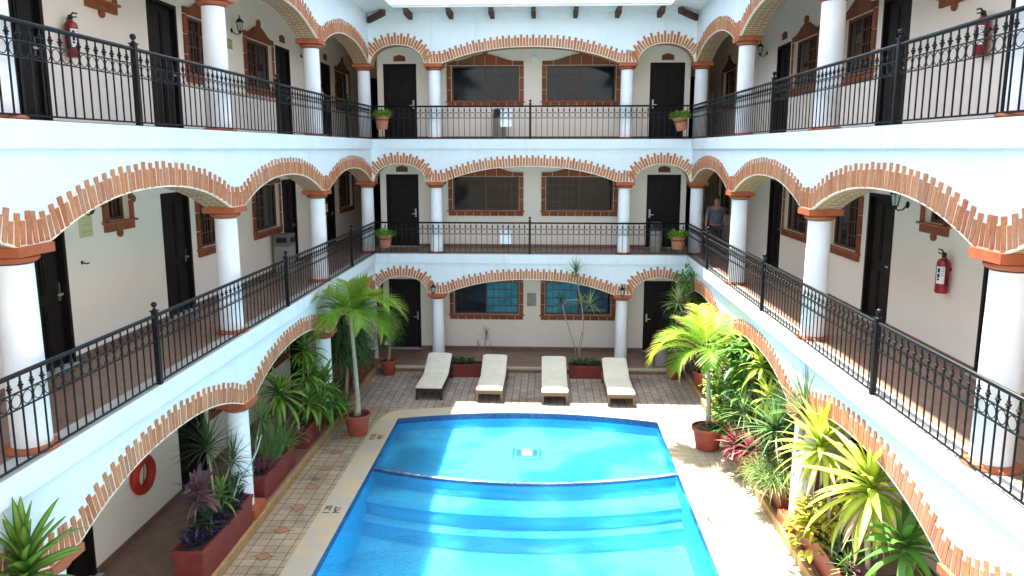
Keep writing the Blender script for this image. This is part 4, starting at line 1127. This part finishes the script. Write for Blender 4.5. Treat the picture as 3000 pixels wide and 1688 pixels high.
ring_pot(3.53, 20.27, 3.46, 'clay pot on the middle railing at the right corner', 'bright green plant in the middle right railing pot', .03)

for i in range(16):
    x, y = rnd.uniform(2.95, 3.7), rnd.uniform(9.0, 16.5)
    m = MB(); blade(m, (0, 0, .012), rnd.uniform(0, 6.28), .12, rnd.uniform(.07, .15), rnd.uniform(.018, .035), .3, 4, .2, 0, 'lance')
    o = m.build('fallen_leaf', M['l_dry'], None, recalc=False, loc=(x, y, .008)); tag(o, 'dry fallen leaf on the sunny paving by the right planters', 'leaf', 'fallen leaves on the right paving')
# ------------------------------------------------------------------ loungers
def lounger(x, y, rz, label, mat):
    T = thing('sun_lounger', label, 'sun lounger', (x, y, 0), 'sun loungers in a row behind the pool'); T.rotation_euler = (0, 0, rz)
    w = .33; L = 1.95; h = .30; by = 1.12; ang = R(24); bl = L-by
    f = MB()
    f.box(-w, -w+.045, 0, L-.05, h-.09, h); f.box(w-.045, w, 0, L-.05, h-.09, h); f.box(-w+.045, w-.045, 0, .05, h-.09, h+.001); f.box(-w+.045, w-.045, L-.10, L-.05, h-.09, h+.001)
    for i in range(12): yy = .08+i*.088; f.box(-w+.045, w-.045, yy, yy+.055, h-.03, h-.005)
    child(f, 'frame', mat, T, False, True)
    for a, b in ((-w+.001, .0), (w-.056, .0), (-w+.001, L-.12), (w-.056, L-.12)):
        l = MB(); l.box(a, a+.055, b+.001, b+.06, 0, h-.09); child(l, 'leg', mat, T, False, True)
    bk = MB(); c, s = math.cos(ang), math.sin(ang)
    def bp(u, v, t): return (u, by+v*c-t*s, h+v*s+t*c)
    for i in range(9):
        v = .02+i*.092; bk.hexa([bp(-w+.05, v, -.03), bp(w-.05, v, -.03), bp(w-.05, v+.06, -.03), bp(-w+.05, v+.06, -.03), bp(-w+.05, v, -.005), bp(w-.05, v, -.005), bp(w-.05, v+.06, -.005), bp(-w+.05, v+.06, -.005)])
    for u in (-w+.0, w-.04):
        bk.hexa([bp(u, 0, -.045), bp(u+.04, 0, -.045), bp(u+.04, bl, -.045), bp(u, bl, -.045), bp(u, 0, 0), bp(u+.04, 0, 0), bp(u+.04, bl, 0), bp(u, bl, 0)])
    child(bk, 'backrest_frame', mat, T, False, True)
    cu = MB(); tk = .075; prof = [(-.02, 0), (by*.5, 0), (by-.02, 0)]; n = 22; rows = []
    path = []
    for i in range(n+1):
        v = i/n*(L-.0)
        if v <= by: path.append((v-.02, h+.004, 0))
        else: path.append((by+(v-by)*c-.02, h+.004+(v-by)*s, ang))
    nx = 8
    for (yy, zz, a) in path:
        row = []
        for j in range(nx+1):
            u = -w+.01+(2*w-.02)*j/nx; ed = 1-abs(2*j/nx-1)**6*.45
            row.append((u, yy-math.sin(a)*tk*ed, zz+math.cos(a)*tk*ed+.004*math.sin(yy*9+u*5)-(.012 if abs((yy*1.0) % .49-.245) < .05 else 0)*(1-abs(2*j/nx-1)**4)))
        rows.append(row)
    for i in range(n):
        for j in range(nx): cu.quad([rows[i][j], rows[i][j+1], rows[i+1][j+1], rows[i+1][j]])
    bot = [[(-w+.01, y_, z_), (w-.01, y_, z_)] for (y_, z_, a) in path]
    for i in range(n):
        cu.quad([bot[i][0], rows[i][0], rows[i+1][0], bot[i+1][0]]); cu.quad([bot[i][1], bot[i+1][1], rows[i+1][-1], rows[i][-1]])
        cu.quad([bot[i][0], bot[i+1][0], bot[i+1][1], bot[i][1]])
    for i in (0, n):
        for j in range(nx):
            a = (rows[i][j][0], bot[i][0][1], bot[i][0][2]); b = (rows[i][j+1][0], bot[i][0][1], bot[i][0][2]); cu.quad([a, b, rows[i][j+1], rows[i][j]])
    o = cu.build('mattress', M['cushion'], None, recalc=False)
    bm = bmesh.new(); bm.from_mesh(o.data); bmesh.ops.remove_doubles(bm, verts=bm.verts, dist=.0008); bmesh.ops.recalc_face_normals(bm, faces=bm.faces); bm.to_mesh(o.data); bm.free()
    smooth_by_angle(o, 50); o.parent = T
    if label.startswith(('brown', 'third', 'right')):
        pass
    return T
lounger(-2.86, 17.70, R(-1), 'black framed lounger with cream mattress, leftmost by the pool', M['wicker_dark'])
lounger(-1.36, 17.60, R(-.8), 'brown framed lounger, second from the left, beside the left planter', M['wicker'])
lounger(.24, 17.50, R(.4), 'brown framed lounger left of the planter with the tall dracaena', M['wicker'])
lounger(1.84, 17.42, R(1), 'brown framed lounger farthest right, in front of the right column', M['wicker'])

# ------------------------------------------------------------------ wall lamps, extinguishers and small things
def lantern(F, s, z, label, sc=1.0):
    o = F(s, z, 0); n = Vector(F(0, 0, 1))-Vector(F(0, 0, 0))
    T = thing('wall_lantern', label, 'wall lamp', o, 'black wall lanterns in the arcades')
    n = Vector((n.x, n.y, n.z)); c = n*.16*sc; k = sc
    b = MB(); rot = Matrix.Rotation(math.pi/2, 4, Vector((-n.y, n.x, 0))) if True else None
    b.lathe([(.045*k, 0), (.045*k, .012), (.025*k, .022)], n=12, M4=Vector((0, 0, 0)) and None or (n.to_track_quat('Z', 'Y').to_matrix().to_4x4()))
    b.tube([tuple(n*.01), tuple(n*.06*k+Vector((0, 0, -.06*k))), tuple(n*.12*k+Vector((0, 0, -.07*k))), tuple(c+Vector((0, 0, -.035*k)))], .009*k, 6)
    child(b, 'bracket', M['iron'], T, True, True)
    g = MB(); g.lathe([(.035*k, -.01*k), (.058*k, .14*k)], tuple(c), 6); child(g, 'lamp_glass', M['lampglass'], T, False, True)
    f = MB()
    for i in range(6):
        a = math.pi/3*i; f.tube([tuple(c+Vector((.037*k*math.cos(a), .037*k*math.sin(a), -.01*k))), tuple(c+Vector((.061*k*math.cos(a), .061*k*math.sin(a), .14*k)))], .005*k, 4)
    f.lathe([(.01*k, -.06*k), (.02*k, -.045*k), (.04*k, -.012*k), (.04*k, -.006*k)], tuple(c), 6)
    child(f, 'lamp_cage', M['iron'], T, False, True)
    r = MB(); r.lathe([(.08*k, .138*k), (.078*k, .15*k), (.04*k, .20*k), (.012*k, .215*k), (.012*k, .25*k), (.004*k, .285*k)], tuple(c), 6); child(r, 'lamp_roof', M['iron'], T, False, True)
WLf, WRf, WBf = WINGS['left']['wall'], WINGS['right']['wall'], WINGS['back']['wall']
lantern(WLf, 15.42, FL[2]+2.08, 'black lantern on the top left wall above the green sign', 1.1)
lantern(WLf, 19.75, FL[2]+2.10, 'black lantern half behind the second top left column', 1.1)
lantern(WRf, 19.75, FL[2]+2.10, 'black lantern on the top right wall between doors', 1.1)
lantern(WLf, 9.95, FL[1]+2.05, 'black lantern under the large middle left arch', 1.1)
lantern(WRf, 11.72, FL[1]+2.02, 'black lantern beside the black door on the middle right wall', 1.2)
lantern(WRf, 8.1, FL[0]+1.85, 'small black lantern low on the ground right wall', 1.0)
lantern(WINGS['back']['arc'], -3.12, 2.20, 'black lantern above the left ground column at the back', .95)
lantern(WINGS['back']['arc'], 2.10, 2.17, 'grey black lantern above the right ground column at the back', .95)

def extinguisher(F, s, z, label, k=1.0):
    T = thing('fire_extinguisher', label, 'fire extinguisher', F(s, z, .10), 'red fire extinguishers on the gallery walls')
    O = Vector(F(s, z, .10)); L = lambda a, b, c: tuple(Vector(F(s+a, z+b, .10+c))-O)
    b = MB(); b.lathe([(.075*k, 0), (.082*k, .01), (.082*k, .40*k), (.07*k, .44*k), (.03*k, .465*k), (.025*k, .49*k)], n=20); o = child(b, 'cylinder', M['red'], T, True, True); smooth_by_angle(o, 35)
    v = MB(); v.lathe([(.03*k, .485*k), (.03*k, .53*k), (.018*k, .545*k)], n=10)
    v.tube([L(0, .52*k, 0), L(.03, .575*k, .02), L(.10, .575*k, .03)], .011, 6); v.tube([L(0, .52*k, 0), L(.09, .53*k, .03)], .010, 6)
    child(v, 'valve', M['black'], T, True, True)
    h = MB(); h.tube([L(-.02, .52*k, .02), L(-.10, .48*k, .02), L(-.105, .30*k, 0), L(-.10, .1*k, -.01)], .010, 6); child(h, 'hose', M['black'], T, True, True)
    lb = MB(); n = 8
    import math as _m
    nx = Vector(F(0, 0, 1))-Vector(F(0, 0, 0)); base = _m.atan2(nx.y, nx.x)+(-.5 if nx.x > 0 else .75)
    for i in range(n):
        a0, a1 = base+(-.65+1.3*i/n), base+(-.65+1.3*(i+1)/n); r = .0835*k
        lb.quad([(r*_m.cos(a0), r*_m.sin(a0), .13*k), (r*_m.cos(a1), r*_m.sin(a1), .13*k), (r*_m.cos(a1), r*_m.sin(a1), .36*k), (r*_m.cos(a0), r*_m.sin(a0), .36*k)])
    child(lb, 'label_plate', M['white'], T, True, False)
    pr = MB(); r = .085*k
    for (a, b_, z0, z1) in ((-.45, -.05, .28, .34), (-.45, -.05, .21, .265), (-.45, -.1, .175, .20), (.1, .5, .33, .337), (.1, .5, .30, .307), (.1, .45, .27, .277), (.1, .5, .24, .247)):
        for i in range(3):
            a0, a1 = base+a+(b_-a)*i/3, base+a+(b_-a)*(i+1)/3
            pr.quad([(r*_m.cos(a0), r*_m.sin(a0), z0*k), (r*_m.cos(a1), r*_m.sin(a1), z0*k), (r*_m.cos(a1), r*_m.sin(a1), z1*k), (r*_m.cos(a0), r*_m.sin(a0), z1*k)])
    child(pr, 'label_print', M['black'], T, True, False)
    br = MB(); a = L(-.03, .30*k, -.10); b2 = L(.03, .34*k, -.02); br.box(min(a[0], b2[0]), max(a[0], b2[0]), min(a[1], b2[1]), max(a[1], b2[1]), a[2], b2[2]); child(br, 'wall_bracket', M['iron'], T, False, True)
extinguisher(WLf, 9.98, FL[2]+.92, 'red extinguisher on the top left wall beside the first dark door')
extinguisher(WLf, 21.0, FL[2]+.92, 'distant red extinguisher at the far end of the top left corridor')
extinguisher(WRf, 9.98, FL[2]+.88, 'red extinguisher on the top right wall partly behind the railing')
extinguisher(WRf, 10.36, FL[1]+.92, 'red extinguisher with white label on the middle right wall', 1.02)
extinguisher(WLf, 21.0, FL[1]+1.0, 'small dark red extinguisher at the far end of the middle left corridor', .9)

# signs
def sign(F, s, z, w, h, face, label, lines=0, cat='sign', ink='greenprint', border=True, d=.012, txt=None):
    O = F(s, z, 0); T = thing('wall_sign' if cat == 'sign' else cat.replace(' ', '_'), label, cat, O); L = lambda a, b, c: tuple(Vector(F(s+a, z+b, c))-Vector(O))
    m = MB(); m.hexa([L(-w/2, -h/2, .001), L(w/2, -h/2, .001), L(w/2, -h/2, d), L(-w/2, -h/2, d), L(-w/2, h/2, .001), L(w/2, h/2, .001), L(w/2, h/2, d), L(-w/2, h/2, d)]); child(m, 'sign_plate', M[face], T, False, True)
    p = MB()
    def rect(a, b, c, e): p.hexa([L(a, c, d), L(b, c, d), L(b, c, d+.002), L(a, c, d+.002), L(a, e, d), L(b, e, d), L(b, e, d+.002), L(a, e, d+.002)])
    if border:
        t = .012; rect(-w/2+.006, w/2-.006, h/2-t-.006, h/2-.006); rect(-w/2+.006, w/2-.006, -h/2+.006, -h/2+t+.006)
    for i in range(lines):
        zz = h*.28-i*h*.56/max(1, lines-1); x = -w*.34
        while x < w*.3:
            ww = rnd.uniform(.03, .07)*w/.3; rect(x, min(x+ww, w*.36), zz-h*.03, zz+h*.03); x += ww+.012
    if p.f: child(p, 'sign_print', M[ink], T, False, True)
    return T
sign(WLf, 15.28, FL[2]+1.80, .24, .19, 'greensign', 'small green and yellow sign below the top left lantern', 2)
sign(WLf, 10.05, FL[1]+1.83, .30, .34, 'creamsign', 'faded yellow green square sign on the middle left wall', 3, border=False, ink='greensign')
sign(WRf, 10.05, FL[1]+1.92, .26, .24, 'creamsign', 'faded cream sign above the extinguisher on the middle right wall', 2, border=False, ink='greensign')
# stone relief plate
T = thing('stone_plaque', 'carved grey stone plaque between the two ground floor windows', 'plaque', WBf(-.42, 1.69, 0))
m = MB(); m.box(-.135, .135, -.03, 0, -.195, .195); child(m, 'slab', M['stone'], T, False, True)
m = MB()
for i in range(26):
    a, b = rnd.uniform(-.11, .08), rnd.uniform(-.17, .14); m.box(a, a+rnd.uniform(.02, .05), -.045-rnd.uniform(0, .006), -.029, b, b+rnd.uniform(.02, .05))
m.box(-.13, -.115, -.047, -.029, -.19, .19); m.box(.115, .13, -.047, -.029, -.19, .19); child(m, 'carving', M['stone'], T, False, True)
# round light on the top back wall
T = thing('round_wall_light', 'pale round light on the top back wall between the windows', 'wall lamp', WBf(-.38, FL[2]+2.27, 0))
m = MB(); q = Vector((0, -1, 0)).to_track_quat('Z', 'Y').to_matrix().to_4x4(); m.lathe([(.10, 0), (.10, .02), (.085, .035), (.04, .05), (.001, .053)], n=24, M4=q); child(m, 'light_cover', M['white'], T, True, True)
# white notices hung on the railings
for zf, x, w, h, lab in ((FL[2], -1.10, .30, .46, 'white notice hanging behind the top back railing'), (FL[1], -1.12, .30, .44, 'white notice hanging behind the middle back railing')):
    m = MB(); zc = zf+.55 if zf > 5 else zf+.50
    T = thing('notice_board', lab, 'notice', (x, YB+.045, zc)); m.box(-w/2, w/2, 0, .008, -h/2, h/2); child(m, 'notice_sheet', M['white'], T, False, True)
    c = MB(); c.box(-.06, -.05, -.03, .0, h/2-.04, h/2+.02); c.box(.05, .06, -.03, .0, h/2-.04, h/2+.02); child(c, 'clip', M['iron'], T, False, True)
# bins
def bin_(x, y, z, r, h, label, square=False, lid='binlid'):
    T = thing('litter_bin', label, 'litter bin', (x, y, z)); m = MB()
    if square: m.box(-r, r, -r, r, 0, h*.70)
    else: m.lathe([(r*.96, 0), (r, .02), (r, h*.70)], n=24)
    o = child(m, 'bin_body', M['bin'], T, False, True); smooth_by_angle(o, 40)
    t = MB()
    if square:
        t.box(-r*1.05, r*1.05, -r*1.05, r*1.05, h*.70, h*.74); t.box(-r*.98, r*.98, -r*.98, r*.98, h*.74, h*.96); t.box(-r*1.03, r*1.03, -r*1.03, r*1.03, h*.96, h)
    else: t.lathe([(r*1.03, h*.70), (r*1.03, h*.75), (r*.97, h*.76), (r*.97, h*.95), (r*.8, h*.99), (r*.3, h)], n=24)
    o = child(t, 'bin_hood', M['binhood' if square else lid], T, False, True); smooth_by_angle(o, 40)
    s = MB(); s.box(-r*.62, r*.62, -r*1.07, -r*.90, h*.79, h*.92)
    if square: s.box(r*.90, r*1.07, -r*.62, r*.62, h*.79, h*.92)
    child(s, 'opening', M['black'], T, False, True)
    return T
bin_(-6.08, 17.1, FL[1], .19, .92, 'grey square bin with hooded top by the middle left window', True)
bin_(3.10, 21.3, FL[1], .18, .84, 'grey round bin with dark hood before the middle right back door')
bin_(-1.35, 21.7, FL[2], .18, .86, 'grey brown bin behind the notice on the top back gallery')
bin_(3.25, 20.55, FL[0], .19, .80, 'pale grey round bin on the ground walkway at the right back')
T = thing('wall_hook', 'small black hook on the bare middle left wall', 'hook', WLf(9.9, FL[1]+1.32, 0))
m = MB(); m.tube([(0, 0, 0), (.03, 0, .0), (.05, .03, -.015), (.05, .09, -.01)], .009, 6); m.box(0, .006, -.02, .02, -.02, .03); child(m, 'hook_arm', M['iron'], T, False, True)
# life ring
T = thing('life_ring', 'dark red life ring hanging on the lower left wall under the arch', 'life ring', WLf(10.85, 1.08, .06))
m = MB(); m.torus((0, 0, 0), .245, .07, 'x', 32, 12); child(m, 'ring', M['ringred'], T, True, True)
m = MB(); m.tube([(.0, .0, .31), (.01, .02, .1), (.0, -.01, -.18)], .008, 6); child(m, 'rope', M['greenprint'], T, True, True)
# pale hose over the planter
T = thing('garden_hose', 'pale green hose looped over the grassy left planter', 'hose', (-4.78, 11.4, .5))
m = MB(); m.tube([(0, -.75, .32), (-.0, -.5, .52), (.05, -.2, .60), (.06, .1, .72), (.05, .35, .90)], .012, 7); child(m, 'hose_tube', M['hose'], T, True, True)

# ------------------------------------------------------------------ person in the right middle corner
def skinned(name, verts, edges, radii, mat, parent, sub=2, root=0, loc=(0, 0, 0)):
    me = bpy.data.meshes.new(name); me.from_pydata(verts, edges, []); o = bpy.data.objects.new(name, me); COL.objects.link(o); me.materials.append(mat)
    sk = o.modifiers.new('skin', 'SKIN'); sk.use_smooth_shade = True
    o.modifiers.new('sub', 'SUBSURF').levels = sub; o.modifiers['sub'].render_levels = sub
    if not me.skin_vertices: 
        bm = bmesh.new(); bm.from_mesh(me); bm.verts.layers.skin.verify(); bm.to_mesh(me); bm.free()
    for i, r in enumerate(radii):
        me.skin_vertices[0].data[i].radius = r if isinstance(r, tuple) else (r, r)
        me.skin_vertices[0].data[i].use_root = (i == root)
    if parent: o.parent = parent
    o.location = loc; return o
P = thing('person', 'person in a grey t-shirt walking in the dark right corner of the middle gallery', 'person', (4.56, 20.45, FL[1]))
P.rotation_euler = (0, 0, R(8)); P.scale = (.95, .95, .95)
H = [(0,0,.90), (0,0,1.02), (0,0,1.20), (0,0,1.36), (0,-.01,1.43), (0,-.02,1.50), (0,-.03,1.58), (0,-.02,1.65),
     (.19,0,1.35), (.25,.01,1.12), (.27,-.05,.90), (-.19,0,1.35), (-.26,.01,1.12), (-.29,-.04,.90),
     (.10,0,.84), (.11,-.03,.48), (.12,.02,.10), (.12,-.10,.04), (-.10,0,.84), (-.11,.03,.48), (-.12,.10,.10), (-.12,-.02,.04),
     (.275,-.07,.82), (-.295,-.06,.82)]
Ed = [(0,1),(1,2),(2,3),(3,4),(4,5),(5,6),(6,7),(3,8),(8,9),(9,10),(3,11),(11,12),(12,13),(0,14),(14,15),(15,16),(16,17),(0,18),(18,19),(19,20),(20,21),(10,22),(13,23)]
Rd = [(.16,.12),(.17,.13),(.17,.13),(.14,.09),(.055,.055),(.065,.07),(.082,.095),(.062,.075),.065,.045,.032,.065,.045,.032,.09,.062,.045,.035,.09,.062,.045,.035,(.035,.018),(.035,.018)]
body = skinned('body', H, Ed, Rd, M['skin'], P)
sh = [(0,0,.88), (0,0,1.02), (0,0,1.20), (0,0,1.35), (.19,0,1.35), (.24,.01,1.15), (-.19,0,1.35), (-.25,.01,1.15), (0,-.005,1.41)]
skinned('shirt', sh, [(0,1),(1,2),(2,3),(3,4),(4,5),(3,6),(6,7),(3,8)], [(.205,.16),(.205,.165),(.20,.15),(.165,.11),.085,.075,.085,.075,(.07,.065)], M['shirt'], P)
tr = [(0,0,.90), (.10,0,.80), (.11,-.03,.48), (.12,.02,.12), (-.10,0,.80), (-.11,.03,.48), (-.12,.10,.12)]
skinned('trousers', tr, [(0,1),(1,2),(2,3),(0,4),(4,5),(5,6)], [(.18,.14),.11,.082,.07,.11,.082,.07], M['trouser'], P)
hm = MB()
for i in range(9):
    for j in range(16):
        pass
hm.lathe([(.001, .135), (.05, .128), (.085, .10), (.10, .05), (.102, .0), (.092, -.04), (.08, -.05)], (0, .012, 1.615), 20)
ho = child(hm, 'hair', M['hair'], P, True, True)
fc = MB()
for x in (-.032, .032): fc.lathe([(.001, -.010), (.010, 0), (.001, .010)], (x, -.118, 1.60), 8)
fc.lathe([(.001, -.03), (.016, -.012), (.006, .02)], (0, -.128, 1.565), 8); fc.box(-.025, .025, -.121, -.108, 1.522, 1.53)
child(fc, 'face', M['skin'], P, True, True)
for sx in (-1, 1):
    for q in range(5):
        hb = MB(); x0 = sx*(.277 if sx > 0 else .295); a = -.03+q*.014
        if q < 4: hb.tube([(x0, a-.06, .80), (x0-sx*.004, a-.068, .765), (x0-sx*.016, a-.072, .735+.006*abs(q-1.5))], [.009, .0085, .006], 6)
        else: hb.tube([(x0-sx*.01, -.10, .84), (x0-sx*.018, -.118, .81), (x0-sx*.022, -.122, .785)], [.011, .010, .007], 6)
        child(hb, 'finger', M['skin'], P, True, True)

# ------------------------------------------------------------------ camera, light, world
cam = bpy.data.cameras.new('camera'); co = bpy.data.objects.new('camera', cam); COL.objects.link(co); S.camera = co
FPX = 1890/2575
cam.sensor_width = 36; cam.lens = FPX*36; cam.shift_y = -(724.5-685)/2575; cam.clip_start = .1; cam.clip_end = 2000
Rm = [[0.9989580331305674, 0.007386930006179227, -0.045036444231221745], [0.04563823006984536, -0.16168972939030926, 0.9857857695086598], [0.0, -0.9868139969998259, -0.1618583804602889]]
mw = Matrix(((Rm[0][0], -Rm[0][1], -Rm[0][2], 0), (Rm[1][0], -Rm[1][1], -Rm[1][2], 0), (Rm[2][0], -Rm[2][1], -Rm[2][2], 6.12), (0, 0, 0, 1)))
co.matrix_world = mw

sd = Vector((.18, -.207, -1)).normalized()
sun = bpy.data.lights.new('sun', 'SUN'); so = bpy.data.objects.new('sun', sun); COL.objects.link(so)
sun.energy = 4.5; sun.angle = R(.6); sun.color = (1, .955, .88)
so.rotation_euler = sd.to_track_quat('-Z', 'Y').to_euler(); so.location = (0, 0, 30)
w = bpy.data.worlds.new('World'); S.world = w; w.use_nodes = True; nt = w.node_tree; nt.nodes.clear()
sky = nt.nodes.new('ShaderNodeTexSky'); sky.sky_type = 'NISHITA'; sky.sun_disc = False
tosun = -sd
sky.sun_elevation = math.asin(tosun.z); sky.sun_rotation = math.atan2(tosun.x, tosun.y)
sky.air_density = 1.0; sky.dust_density = 2.0; sky.ozone_density = 1.0
bg = nt.nodes.new('ShaderNodeBackground'); bg.inputs[1].default_value = .148
ow = nt.nodes.new('ShaderNodeOutputWorld'); hs = nt.nodes.new('ShaderNodeHueSaturation'); hs.inputs['Saturation'].default_value = .55; nt.links.new(sky.outputs[0], hs.inputs['Color']); nt.links.new(hs.outputs[0], bg.inputs[0]); nt.links.new(bg.outputs[0], ow.inputs[0])
S.render.engine = 'CYCLES'
S.cycles.max_bounces = 10; S.cycles.diffuse_bounces = 8; S.cycles.transparent_max_bounces = 12
S.view_settings.view_transform = 'Standard'; S.view_settings.look = 'None'; S.view_settings.exposure = 2.42; S.view_settings.gamma = 1
S.render.resolution_x = 1024; S.render.resolution_y = 576
